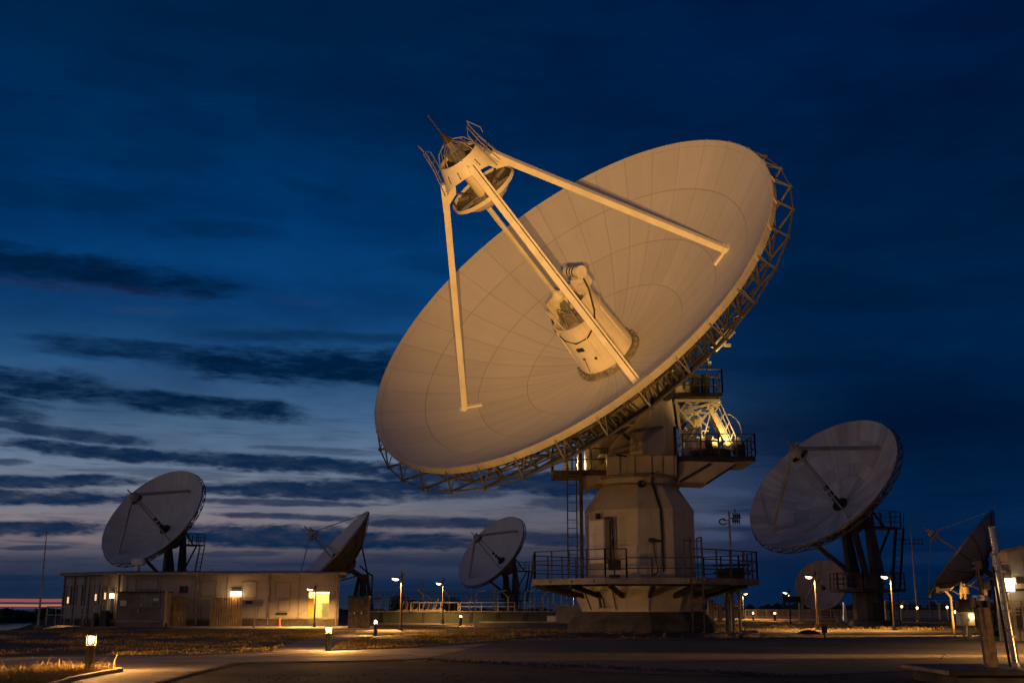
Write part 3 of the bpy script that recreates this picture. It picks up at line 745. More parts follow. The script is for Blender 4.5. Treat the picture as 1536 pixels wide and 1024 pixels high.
s = MB(); top_ = Vector((0.05, -.5, 6.4)); end = MD.inverted() @ AT(838, 446, 55.8)
s.tube(top_, end, .11, 12); s.tube(top_ + Vector((-.16, 0, 0)), end + Vector((-.14, 0, 0)), .045, 6); s.tube(end, end + (end - top_).normalized() * .9, .13, 10)
s.lathe([(.34, -.05), (.34, .1), (.12, .5)], 14, Matrix.Translation(end) @ (Vector((0, 0, 1)).rotation_difference((top_ - end).normalized())).to_matrix().to_4x4())
s.build('feed_tube', M_strut, ROOT, MD)

# ---- pedestal (root coordinates, z up)
RP = radians(-90)
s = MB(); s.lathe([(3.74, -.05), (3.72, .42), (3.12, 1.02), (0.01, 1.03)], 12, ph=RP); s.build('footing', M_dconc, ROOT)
s = MB(); s.lathe([(3.00, 1.02), (3.02, 1.15), (3.42, 2.02), (3.47, 2.04), (3.47, 2.22), (3.1, 2.24)], 12, ph=RP)
base = s.build('pedestal_base', M_cream, ROOT)
s = MB()
for i in range(12):
    w = RP + 2 * pi * (i + .5) / 12; rt = Matrix.Rotation(w, 3, 'Z'); s.box((cos(w) * 3.30, sin(w) * 3.30, 2.12), (.10, .55, .10), rt)
    w2 = RP + 2 * pi * i / 12; s.bar((3.05 * cos(w2), 3.05 * sin(w2), 1.1), (3.46 * cos(w2), 3.46 * sin(w2), 2.03), .05)
s.build('seam_strip', M_platform, base)
s = MB(); w = RP - radians(45); c = Vector((cos(w), sin(w), 0)); tg = Vector((-sin(w), cos(w), 0))
for k in (-.14, .14): s.path([c * 3.10 + tg * (k - .1) + Vector((0, 0, 1.95)), c * 3.18 + tg * (k + .16) + Vector((0, 0, 1.2))], .035, 6)
s.path([c * 3.45 + tg * -.3 + Vector((0, 0, 1.9)), c * 3.42 + tg * .12 + Vector((0, 0, 1.95)), c * 3.32 + tg * .2 + Vector((0, 0, 1.25)), c * 3.2 + tg * -.05 + Vector((0, 0, 1.22))], .04, 6)
s.build('pipe', M_dark, base)
# service platform
s = MB(); RPL = 5.86; s.lathe([(2.6, 2.50), (RPL, 2.50), (RPL + .01, 2.42)], 8, ph=RP + pi / 8); s.lathe([(RPL - .3, 2.28), (2.6, 2.30)], 8, ph=RP + pi / 8); plat = s.build('service_platform', M_dark, ROOT)
s = MB(); s.lathe([(RPL, 2.55), (RPL + .06, 2.55), (RPL + .06, 2.27), (RPL - .04, 2.27), (RPL - .04, 2.52)], 8, ph=RP + pi / 8)
for i in range(8):
    w0, w1 = RP + pi / 8 + i * pi / 4, RP + pi / 8 + (i + 1) * pi / 4
    for k in (.2, .5, .8):
        p = Vector((cos(w0), sin(w0), 0)).lerp(Vector((cos(w1), sin(w1), 0)), k) * (RPL + .10); s.box((p.x, p.y, 2.41), (.06, .5, .12), Matrix.Rotation((w0 + w1) / 2, 3, 'Z'))
s.build('platform_edge', M_platform, plat)
s = MB()
for i in range(16):
    w = RP + 2 * pi * i / 16; s = MB(); s.bar((3.2 * cos(w), 3.2 * sin(w), 1.75), (5.3 * cos(w), 5.3 * sin(w), 2.25), .14, .22); s.build('support_bracket', M_dark, plat)
corn = [Vector((cos(RP + pi / 8 + i * pi / 4) * RPL * .995, sin(RP + pi / 8 + i * pi / 4) * RPL * .995, 2.5)) for i in range(8)]
# corners: 0 = right of front, 7 = left of front
for path_, hh, nm in (([corn[7].lerp(corn[0], .22), corn[7], corn[6], corn[5]], 1.35, 'left'), ([corn[0], corn[1], corn[2]], 1.35, 'r'), ([corn[2], corn[3], corn[4], corn[5]], 1.35, 'b'), ([corn[7].lerp(corn[0], .22), corn[0]], .95, 'f')):
    railing(MB(), path_, hh, 3 if hh > 1 else 2, .028, 1.15).build('railing', M_rail, plat)
# ladder to the platform
f0 = -RPL - .12
s = MB(); ladder(s, (1.86, f0, .0), (1.86, f0, 4.35), .52, (1, 0, 0), .035, .36); s.path([(1.3, f0, 4.2), (1.3, f0, 2.5)], .03); s.path([(1.30, f0, 4.2), (1.62, f0, 4.2)], .03); s.path([(2.1, f0, 4.35), (2.1, f0 + 1.2, 4.35), (2.1, f0 + 1.2, 2.5)], .03)
for z in (.3, 1.4, 2.3): s.bar((1.6, f0, z), (1.6, f0 + .5, z), .04); s.bar((2.12, f0, z), (2.12, f0 + .5, z), .04)
s.build('ladder', M_rail, plat)
# clutter on the deck
for c_, q_ in (((3.6, -3.4, 2.75), (.7, .45, .5)), ((4.3, -2.2, 2.8), (.9, .5, .6)), ((-1.7, -4.3, 2.6), (.5, .3, .22))): s = MB(); s.box(c_, q_); s.build('equipment_box', M_dark, plat)
s = MB(); s.path([(3.0, -3.9, 2.8), (4.7, -3.0, 2.8), (5.0, -2.4, 2.8)], .06); s.path([(3.0, -3.9, 3.15), (4.7, -3.0, 3.2), (5.05, -2.4, 3.2)], .05); s.build('pipe', M_dark, plat)
# drum and cone
RD = 2.78
s = MB(); RD2 = RD * 1.03; s.lathe([(RD2, 2.5), (RD2, 5.86)], 10, ph=RP + radians(-8)); s.lathe([(RD2 + .012, 5.84), (RD2 + .03, 5.88), (RD2 + .012, 5.92), (2.02, 7.16)], 10, ph=RP + radians(-8)); s.lathe([(1.98, 7.10), (1.96, 7.2), (1.96, 7.58)], 32)
drum = s.build('pedestal_drum', M_cream, ROOT)
s = MB(); s.lathe([(2.06, 7.12), (2.08, 7.15), (2.08, 7.22), (2.03, 7.24)], 32); s.lathe([(2.2, 7.50), (2.22, 7.55), (2.22, 7.64), (1.9, 7.66)], 32); s.build('bearing_ring', M_platform, drum)
s = MB(); w = RP + radians(-3); s.lathe([(.19, 0), (.19, .14), (.15, .16), (.01, .10)], 18, Matrix.Translation(Vector((cos(w), sin(w), 0)) * 1.98 + Vector((0, 0, 7.16))) @ Matrix.Rotation(radians(90), 4, 'X')); s.build('vent', M_dark, drum)
s = MB()                                                            # cabinet on the left of the drum
w = RP - radians(47); rt = Matrix.Rotation(w, 3, 'Z'); c = Vector((cos(w), sin(w), 0)); tg = Vector((-sin(w), cos(w), 0))
s.box(c * (RD + .20) + Vector((0, 0, 4.35)), (.5, 1.05, 2.15), rt); cabn = s.build('cabinet', M_cream, drum, bevel=.02)
s = MB(); s.box(c * (RD + .465) + Vector((0, 0, 4.35)), (.03, .95, 2.0), rt); s.build('cabinet_door', M_white, cabn)
s = MB(); s.path([c * (RD + .1) + tg * .68 + Vector((0, 0, 5.35)), c * (RD + .28) + tg * .74 + Vector((0, 0, 5.2)), c * (RD + .28) + tg * .74 + Vector((0, 0, 3.3)), c * (RD + .1) + tg * .5 + Vector((0, 0, 3.15))], .05); s.path([c * (RD + .3) + tg * .35 + Vector((0, 0, 5.46)), c * (RD + .25) + tg * .85 + Vector((0, 0, 5.46)), c * (RD + .25) + tg * .9 + Vector((0, 0, 3.5))], .045)
s.box(c * (RD + .3) + tg * -.05 + Vector((0, 0, 5.58)), (.2, .15, .28), rt); s.box(c * (RD + .25) + tg * .8 + Vector((0, 0, 4.3)), (.16, .14, .3), rt); s.build('conduit', M_dark, drum)
s = MB()                                                            # conduit down the front
def dr(deg, z, r): w = RP + radians(deg); return Vector((r * cos(w), r * sin(w), z))
s.path([dr(12, 7.75, 2.2), dr(12, 7.2, 2.1), dr(14, 6.9, 2.2), dr(15, 5.9, RD + .05), dr(16, 3.1, RD + .05)], .06, 8); s.bar(dr(16, 5.4, RD + .06), dr(16, 2.9, RD + .06), .08, .05)
s.path([dr(8, 4.35, RD + .08), dr(16, 4.35, RD + .08)], .05); s.path([dr(6, 4.3, RD + .1), dr(8, 3.6, RD + .1), dr(10, 2.9, RD + .15), dr(4, 2.7, RD + .3)], .03); s.box(dr(5, 4.38, RD + .08), (.3, .12, .2)); s.build('conduit', M_dark, drum)
for deg, nm in ((-47, 0),):
    pass
# left access ladder with its thick post
lx = AT(861, 700, 57.0)
s = MB(); ladder(s, (lx.x - .12, -1.3, 2.5), (lx.x - .12, -1.3, 9.5), .46, (1, 0, 0), .03, .42); s.bar((lx.x + .34, -1.25, 2.5), (lx.x + .34, -1.25, 9.6), .17, .17)
s.build('access_ladder', M_brown, ROOT)

# ---- turret, yoke and back platforms
s = MB(); s.box((0.0, 0, 8.12), (3.5, 3.4, 1.02)); s.box((-.6, -.1, 8.68), (3.0, 3.2, .1)); tur = s.build('turret', M_cream, ROOT, bevel=.03)
s = MB()
for x in (-1.1, -.35, .5, 1.05, 1.6): s.box((x, -1.72, 8.12), (.05, .06, 1.0))
s.box((0, -1.72, 7.64), (3.45, .05, .05)); s.build('stiffener', M_platform, tur)
s = MB(); pl = [AT(873.0, 708, 57.4), AT(914, 691, 57.4), AT(914, 721, 57.4), AT(873.0, 732, 57.4)]; s.prism(pl, None, (0, 2.6, 0)); s.build('outrigger', M_cream, tur)
s = MB(); pl = [AT(1018, 690.5, 57.2), AT(1105, 693.5, 57.2), AT(1103, 697, 57.2), AT(1064, 724, 57.2), AT(1018, 722, 57.2)]; s.prism(pl, None, (0, 2.6, 0)); s.build('outrigger', M_cream, tur)
s = MB(); s.bar(AT(1066, 695, 57.1), AT(1020, 722, 57.1), .12); s.bar(AT(1104, 696, 57.1), AT(1060, 725, 57.1), .10); s.bar(AT(1012, 640, 57.1), AT(1014, 718, 57.1), .14); s.build('brace', M_dark, tur)
# yoke: two tapered arms beside the elevation axis
hd = Vector((ax.x, ax.y, 0)).normalized()
piv = Vector((0, 0, 12.0)) - hd * .15
for sd in (-1, 1):
    o = e1 * (1.35 * sd) - e1 * .4
    pl = [Vector((0, 0, 8.6)) + hd * 1.9, Vector((0, 0, 9.3)) + hd * 1.9, Vector((0, 0, 12.3)) + hd * .42, Vector((0, 0, 12.75)) + hd * .1, Vector((0, 0, 12.75)) - hd * .55, Vector((0, 0, 8.6)) - hd * 1.25]
    s = MB(); s.prism([p + o for p in pl], None, e1 * .8); y = s.build('yoke_arm', M_cream, ROOT, bevel=.04)
    s = MB(); s.lathe([(.62, -.55), (.62, .55)], 20, Matrix.Translation(Vector((0, 0, 12.1)) - hd * .1 + o + e1 * .4) @ Vector((0, 0, 1)).rotation_difference(e1).to_matrix().to_4x4(), cap0=True, cap1=True); s.build('bearing_housing', M_dark, y)
s = MB(); pl = [AT(913, 690, 56.8), AT(913, 672, 56.8), AT(925, 657, 56.8), AT(978, 612, 57.6), AT(981, 650, 57.6), AT(950, 690, 57.0)]
s.prism(pl, None, (0.4, 1.2, 0)); s.build('buttress', M_cream, ROOT, bevel=.03)
s = MB(); s.bar(AT(935, 650, 56.5), AT(980, 690, 57), .10); s.bar(AT(925, 682, 56.5), AT(978, 690, 57), .08); s.bar(AT(955, 690, 57.2), AT(1008, 600, 57.9), .09)
s.bar(AT(925, 650, 57.3), AT(985, 628, 57.6), .12); s.bar(AT(880, 664, 57.5), AT(965, 634, 57.5), .12); s.bar(AT(868, 672, 57.8), AT(930, 640, 58), .10); s.build('brace', M_dark, ROOT)
# counterweight frame behind the hub
s = MB()
for sd in (-1, 1):
    s.bar(DW(0, 0, -7.8) + e1 * sd * 1.3, DW(0, 0, -10.2) + e1 * sd * 1.2, .35, .5); s.bar(DW(5.0, 60 if sd > 0 else 120, -6.0), DW(0, 0, -10.0) + e1 * sd * 1.2, .14); s.bar(DW(5.0, -60 if sd > 0 else -120, -6.0), DW(0, 0, -10.0) + e1 * sd * 1.2, .14)
s.build('counterweight_frame', M_truss, ROOT)
# lit hatch boards and bracket arms standing out behind the dish on the right
s = MB(); s.bar(AT(1071, 524, 57.6), AT(1099, 495, 57.6), .12, .40); s.bar(AT(1076, 517, 57.7), AT(1096, 518, 57.7), .22, .14); s.bar(AT(1100, 480, 57.6), AT(1119, 470, 57.6), .10, .18); s.bar(AT(1082, 492, 57.6), AT(1099, 493, 57.6), .14, .14); hb = s.build('maintenance_bracket', M_strut, ROOT)
s = MB(); s.path([AT(1119, 470, 57.6), AT(1114, 460, 57.4), AT(1104, 452, 57.2)], .03); s.path([AT(1095, 498, 57.6), AT(1094, 516, 57.7)], .03); s.bar(AT(1099, 494, 57.6), AT(1096, 486, 57.5), .16); s.bar(AT(1066, 528, 57.6), AT(1060, 540, 57.6), .16); s.bar(AT(1058, 540, 57.6), AT(1030, 566, 57.8), .14); s.build('maintenance_bracket', M_dark, ROOT)
# upper back platform
z_up = AT(1046, 598, 59.5).z
def box_plat(x0, x1, y0, y1, z, t=.22): return Vector(((x0 + x1) / 2, (y0 + y1) / 2, z - t / 2)), (x1 - x0, y1 - y0, t)
xa, xb = AT(1010, 598, 58.3).x, AT(1081, 598, 58.3).x
s = MB(); c, sz = box_plat(xa, xb, -.6, 1.9, z_up, .2); s.box(c, sz); up = s.build('upper_platform', M_dark, ROOT)
railing(MB(), [(xa, -.6, z_up), (xb, -.6, z_up), (xb, 1.9, z_up), (xa, 1.9, z_up)], 1.22, 3, .025, .8).build('railing', M_rail, up)
s = MB()
for px0, px1 in ((1040, 1051), (1054, 1066)):
    a = AT(px0, 592, 58.3).x; b = AT(px1, 592, 58.3).x; s.box(((a + b) / 2, .3, z_up + .58), (b - a, .5, 1.05), Matrix.Rotation(radians(4), 3, 'Y'))
s.build('control_cabinet', M_black, up)
s = MB(); s.box((xa + .35, .6, z_up + .35), (.6, .6, .6)); s.build('gearbox', M_hub, up); s = MB(); s.tube((xa + .9, .9, z_up), (xa + .9, .9, z_up + .8), .22, 12); s.build('motor', M_hub, up); s = MB(); s.path([(xa + 1.0, -.3, z_up + 1.6), (xa + 1.6, -.3, z_up + 1.55), (xb, 0, z_up + 1.25)], .03); s.build('cable', M_dark, up)
# braced frame between the platforms
s = MB()
zz = lambda py: AT(1050, py, 58.3).z
Xp = lambda px: AT(px, 640, 58.3).x
for y in (-.3, 1.6):
    s.bar((Xp(1014), y, zz(603)), (Xp(1022), y, zz(678)), .13); s.bar((Xp(1016), y, zz(612)), (Xp(1048), y, zz(650)), .11); s.bar((Xp(1030), y, zz(662)), (Xp(1060), y, zz(621)), .11)
    s.bar((Xp(1012), y, zz(602)), (Xp(1080), y, zz(602)), .13); s.bar((Xp(1025), y, zz(618)), (Xp(1078), y, zz(603)), .11); s.bar((Xp(1025), y, zz(619)), (Xp(1064), y, zz(621)), .10); s.bar((Xp(1028), y, zz(604)), (Xp(1048), y, zz(612)), .10); s.bar((Xp(1048), y, zz(604)), (Xp(1028), y, zz(618)), .10)
for px, py in ((1014, 603), (1080, 603), (1060, 621), (1025, 619)): s.bar((Xp(px), -.3, zz(py)), (Xp(px), 1.6, zz(py)), .1)
s.build('braced_frame', M_strut, ROOT)
s = MB(); random.seed(21)
for (a, b, c, d) in [(1018, 640, 1046, 616), (1020, 668, 1036, 640), (1036, 604, 1058, 622), (1044, 622, 1076, 606), (1050, 622, 1066, 640), (1066, 622, 1056, 652), (1030, 676, 1030, 650), (1040, 676, 1044, 648), (1056, 676, 1054, 650), (1018, 655, 1070, 655), (1022, 646, 1064, 645), (1070, 655, 1090, 660), (1074, 676, 1078, 656), (1086, 678, 1090, 656), (1096, 678, 1100, 660), (1078, 668, 1104, 668), (1016, 625, 1030, 604), (1062, 604, 1070, 622)]:
    y = random.uniform(-.2, 1.3); s.bar((Xp(a), y, zz(b)), (Xp(c), y + random.uniform(-.3, .3), zz(d)), random.uniform(.045, .09))
s.build('lattice_bracing', M_strut, ROOT)
s = MB(); s.bar((Xp(1030), .9, zz(660)), (Xp(1050), .7, zz(622)), .45, .5); s.box((Xp(1050), .6, zz(668)), (1.3, 1.0, .7)); s.box((Xp(1064), .3, zz(674)), (.7, .8, .8)); s.tube((Xp(1040), .5, zz(676)), (Xp(1062), .5, zz(676)), .28, 14); s.box((Xp(1036), .6, zz(680)), (.8, .9, .5)); s.path([(Xp(1053), .2, zz(656)), (Xp(1052), .2, zz(636)), (Xp(1050), .2, zz(632))], .06, 8); s.build('elevation_drive', M_strut, ROOT)
s = MB(); s.tube((Xp(1060), -.55, zz(658)), (Xp(1060), -.25, zz(658)), .18, 14); s.box((Xp(1060), -.4, zz(672)), (.3, .3, .7)); s.box((Xp(1078), -.4, zz(680)), (.9, .5, .4)); s.box((Xp(1108), 0, zz(678)), (.45, .7, .75)); s.box((Xp(1045), -.4, zz(682)), (.7, .5, .3)); s.build('motor', M_dark, ROOT)
s = MB(); s.box((Xp(1107), .3, zz(668)), (.30, .4, .9)); s.box((Xp(1100), .3, zz(664)), (1.0, .06, .08)); s.build('control_cabinet', M_strut, ROOT)
# stair from the lower to the upper platform
s = MB()
for y in (.15, .85): s.bar((Xp(1068), y, zz(612)), (Xp(1097), y, zz(676)), .09, .26)
for i in range(13): s.box((Xp(1068 + 29 * (i + .5) / 13), .5, zz(612 + 64 * (i + .5) / 13)), (.26, .7, .045))
for y in (.1, .9): s.path([(Xp(1078), y, zz(606)), (Xp(1084), y, zz(606)), (Xp(1104), y, zz(656))], .03); s.path([(Xp(1076), y, zz(618)), (Xp(1100), y, zz(668))], .025); [s.path([(Xp(1072 + 7 * k), y, zz(620 + 15 * k)), (Xp(1082 + 6 * k), y, zz(606 + 14 * k))], .022) for k in range(4)]
s.build('stair', M_strut, ROOT)
# lower back platform
xa, xb = AT(1008, 690, 58.3).x, AT(1126, 690, 58.3).x; zl = zz(688)
s = MB(); c, sz = box_plat(xa, xb, -1.2, 2.6, zl, .26); s.box(c, sz); lo = s.build('lower_platform', M_dark, ROOT)
railing(MB(), [(xa + .4, -1.2, zl), (xb, -1.2, zl), (xb, 2.6, zl), (xa + .4, 2.6, zl)], 1.12, 3, .026, 1.0).build('railing', M_rail, lo)
s = MB(); s.path([(Xp(1090), .2, zz(619)), (Xp(1098), .2, zz(621)), (Xp(1106), .2, zz(627)), (Xp(1111), .2, zz(635)), (Xp(1113), .2, zz(645)), (Xp(1113), .2, zz(682))], .03, 8); s.build('cable_hoop', M_galv, lo)
# small left platform with tank
xa, xb = AT(829, 708, 57.8).x, AT(914, 708, 57.8).x; zl2 = AT(870, 707, 57.8).z
s = MB(); c, sz = box_plat(xa, xb, -1.1, 1.6, zl2, .24); s.box(c, sz); lp = s.build('side_platform', M_brown, ROOT)
railing(MB(), [(xb, -1.1, zl2), (xa, -1.1, zl2), (xa, 1.6, zl2)], 1.1, 2, .028, .9).build('railing', M_rail, lp)
s = MB(); tx = AT(892, 690, 58.6).x; s.lathe([(.50, 0), (.52, .1), (.52, 1.25), (.35, 1.5), (.01, 1.55)], 18, Matrix.Translation((tx, .5, zl2 + .02)), smooth=True); s.tube((tx - .8, .9, zl2), (tx - .8, .9, zl2 + 1.5), .08, 8); s.box((tx + .75, .6, zl2 + .6), (.5, .6, 1.3)); s.box((tx - 1.45, .6, zl2 + .55), (.25, .4, 1.2)); s.build('tank', M_strut, lp)

# assumed, unseen lamps: ground floodlights for the dish (outside the frame, low on the ground) and work lamps on the platforms
M_flood = emit('flood_lens_glow', (1.0, 0.70, 0.36), 12)
def floodlight(loc, target, energy, size, blend, label, col=(1.0, 0.485, 0.11), radius=.3, group=None, flap=False):
    t = thing('floodlight', loc, label, 'floodlight', group)
    d = (Vector(target) - Vector(loc) - Vector((0, 0, .22))).normalized(); q = d.to_track_quat('-Z', 'Y'); M = Matrix.Translation((0, 0, .22)) @ q.to_matrix().to_4x4()
    s = MB(); s.box((0, 0, .07), (.34, .24, .14)); s.build('housing', M_dark, t, M, bevel=.01)
    s = MB(); s.box((0, 0, -.006), (.29, .19, .01)); s.build('lens', M_flood, t, M)
    s = MB(); s.bar((-.19, 0, 0), (-.19, 0, .24), .03); s.bar((.19, 0, 0), (.19, 0, .24), .03); s.box((0, 0, .01), (.42, .16, .03)); s.build('mounting_yoke', M_galv, t)
    if flap:                                                        # added, unseen barn door cut along the rim to keep the beam off the pedestal
        lw = Vector(loc) + Vector((0, 0, .22)); out = []
        for px, py, Y in ((480, 752, 55), (590, 738, 55), (680, 738, 54), (780, 706, 53), (850, 668, 52.5), (930, 610, 52), (1012, 566, 52), (1084, 492, 52.5), (1156, 402, 53), (1206, 300, 54), (1222, 190, 55), (1240, 120, 56), (1480, 120, 54), (1480, 930, 54), (480, 930, 54)):
            v = at(px, py, Y) - lw; out.append(v * (1.25 / v.y) + Vector((0, 0, .22)))
        s = MB(); s.prism(out, None, (0, .006, 0)); s.bar((0, .1, .02), (0, 1.25, .02), .03); s.bar((.1, 1.26, .0), (.1, 1.26, .25), .03); s.build('barn_door', M_dark, t)
    l = light('flood_beam', 'SPOT', (0, 0, 0), energy, col, t, spot_size=size, spot_blend=blend, shadow_soft_size=radius); l.matrix_local = M @ Matrix.Translation((0, 0, -.03))
    return t
floodlight((-1.0, 0.9, 0), (5.6, 54, 18.6), 70000, radians(34), .8, 'assumed ground floodlight aimed at the big dish, nearer the lawn', radius=.035, flap=True)  # assumed source of the warm light on the dish, fixture unseen
floodlight((0.8, 0.9, 0), (5.8, 54, 18.4), 60000, radians(34), .8, 'assumed ground floodlight aimed at the big dish, nearer the yard', radius=.035, flap=True)  # assumed twin of the dish floodlight, likewise unseen
floodlight((-15.0, 25.0, 0), (5.6, 58, 6.0), 4600, radians(34), .9, 'weaker added ground floodlight, out of view, washing the big pedestal from the left', radius=.1)  # added fill for the pedestal, which the barn doors cut off
floodlight((16.6, 31.2, .35), (3.5, 30.9, .1), 15000, radians(24), .8, 'assumed low floodlight shining across the yard from outside the right edge', radius=.06)  # assumed, unseen beam for the lit band on the near yard
floodlight((23.6, 52.6, .35), (10, 50.8, .1), 42000, radians(24), .8, 'assumed low floodlight shining across the far yard from behind the pale service building', radius=.06)  # hidden lamp, assumed for the lit strip along the far yard
wl_ = thing('added_work_lamp', P0 + Vector((Xp(1040), 1.2, zz(684))), 'small assumed work lamp lighting the rear machinery platform of the big dish', 'lamp')  # assumed source of the glow on the rear machinery, no lamp seen
s = MB(); s.box((0, 0, .12), (.2, .14, .24)); s.build('lamp_body', M_dark, wl_)
light('work_light', 'SPOT', (0, -.15, .3), 700, (1.0, .60, .18), wl_, shadow_soft_size=.12, spot_size=radians(140), spot_blend=.3).rotation_euler = (pi, 0, 0)
wl_ = thing('added_work_lamp', P0 + Vector((Xp(1094), -1.05, zz(686))), 'second assumed work lamp on the outer rail of the rear machinery platform', 'lamp')  # another assumed lamp, added to brighten the stair and machinery
s = MB(); s.box((0, 0, .12), (.2, .14, .24)); s.build('lamp_body', M_dark, wl_)
light('work_light', 'SPOT', (0, .05, .3), 400, (1.0, .58, .16), wl_, shadow_soft_size=.1, spot_size=radians(100), spot_blend=.5).rotation_euler = (radians(148), 0, radians(38))
wl_ = thing('added_work_lamp', P0 + AT(1064, 548, 57.0), 'added work lamp clipped behind the rim to light the maintenance brackets', 'lamp')  # made-up lamp that brightens the brackets
s = MB(); s.box((0, 0, .1), (.18, .14, .2)); s.bar((0, .2, 0), (0, .9, .1), .06); s.build('lamp_body', M_dark, wl_)
light('work_light', 'POINT', (.1, -.15, .35), 60, (1.0, .60, .18), wl_, shadow_soft_size=.1)
wl_ = thing('added_work_lamp', P0 + Vector((AT(868, 690, 58.3).x, 1.0, zl2)), 'small assumed work lamp beside the tank on the left side platform', 'lamp')  # unseen lamp assumed for the light on the tank
s = MB(); s.box((0, 0, .12), (.2, .14, .24)); s.build('lamp_body', M_dark, wl_)
light('work_light', 'POINT', (0, -.1, .5), 420, (1.0, .62, .22), wl_, shadow_soft_size=.1)
wl_ = thing('added_work_lamp', P0 + Vector((AT(945, 690, 58.3).x, -.2, 8.75)), 'small assumed work lamp in the recess of the yoke', 'lamp')  # assumed lamp, added to light up the yoke recess
s = MB(); s.box((0, 0, .1), (.2, .14, .2)); s.build('lamp_body', M_dark, wl_)
light('work_light', 'POINT', (0, -.2, .5), 330, (1.0, .62, .22), wl_, shadow_soft_size=.1)
fl = thing('floodlight', P0 + Vector((AT(921, 850, 53.2).x, -5.4, 2.5)), 'dark square floodlight head on the front edge of the big pedestal platform', 'floodlight')
s = MB(); s.box((0, 0, .62), (.58, .14, .46)); s.build('housing', M_black, fl, bevel=.015); s = MB(); s.bar((0, 0, 0), (0, 0, .4), .06); s.box((0, 0, .02), (.3, .2, .04)); s.build('stand', M_dark, fl)

# ================================================================== the smaller antennas
def hit(M, R, F, px, py):
    Mi = M.inverted(); o = Vector((0, 0, EYE)); v = at(px, py, 1.0) - o; o2 = Mi @ o; v2 = (Mi.to_3x3() @ v)
    A = (v2.x ** 2 + v2.y ** 2) / 4 / F; B = (o2.x * v2.x + o2.y * v2.y) / 2 / F - v2.z; Cc = (o2.x ** 2 + o2.y ** 2 - R * R) / 4 / F - o2.z
    d = B * B - 4 * A * Cc
    if d < 0: return None
    best = None
    for sg in (-1, 1):
        tt = (-B + sg * sqrt(d)) / 2 / A; p = o2 + v2 * tt
        if tt > 0 and math.hypot(p.x, p.y) <= R * 1.02: best = p
    return best


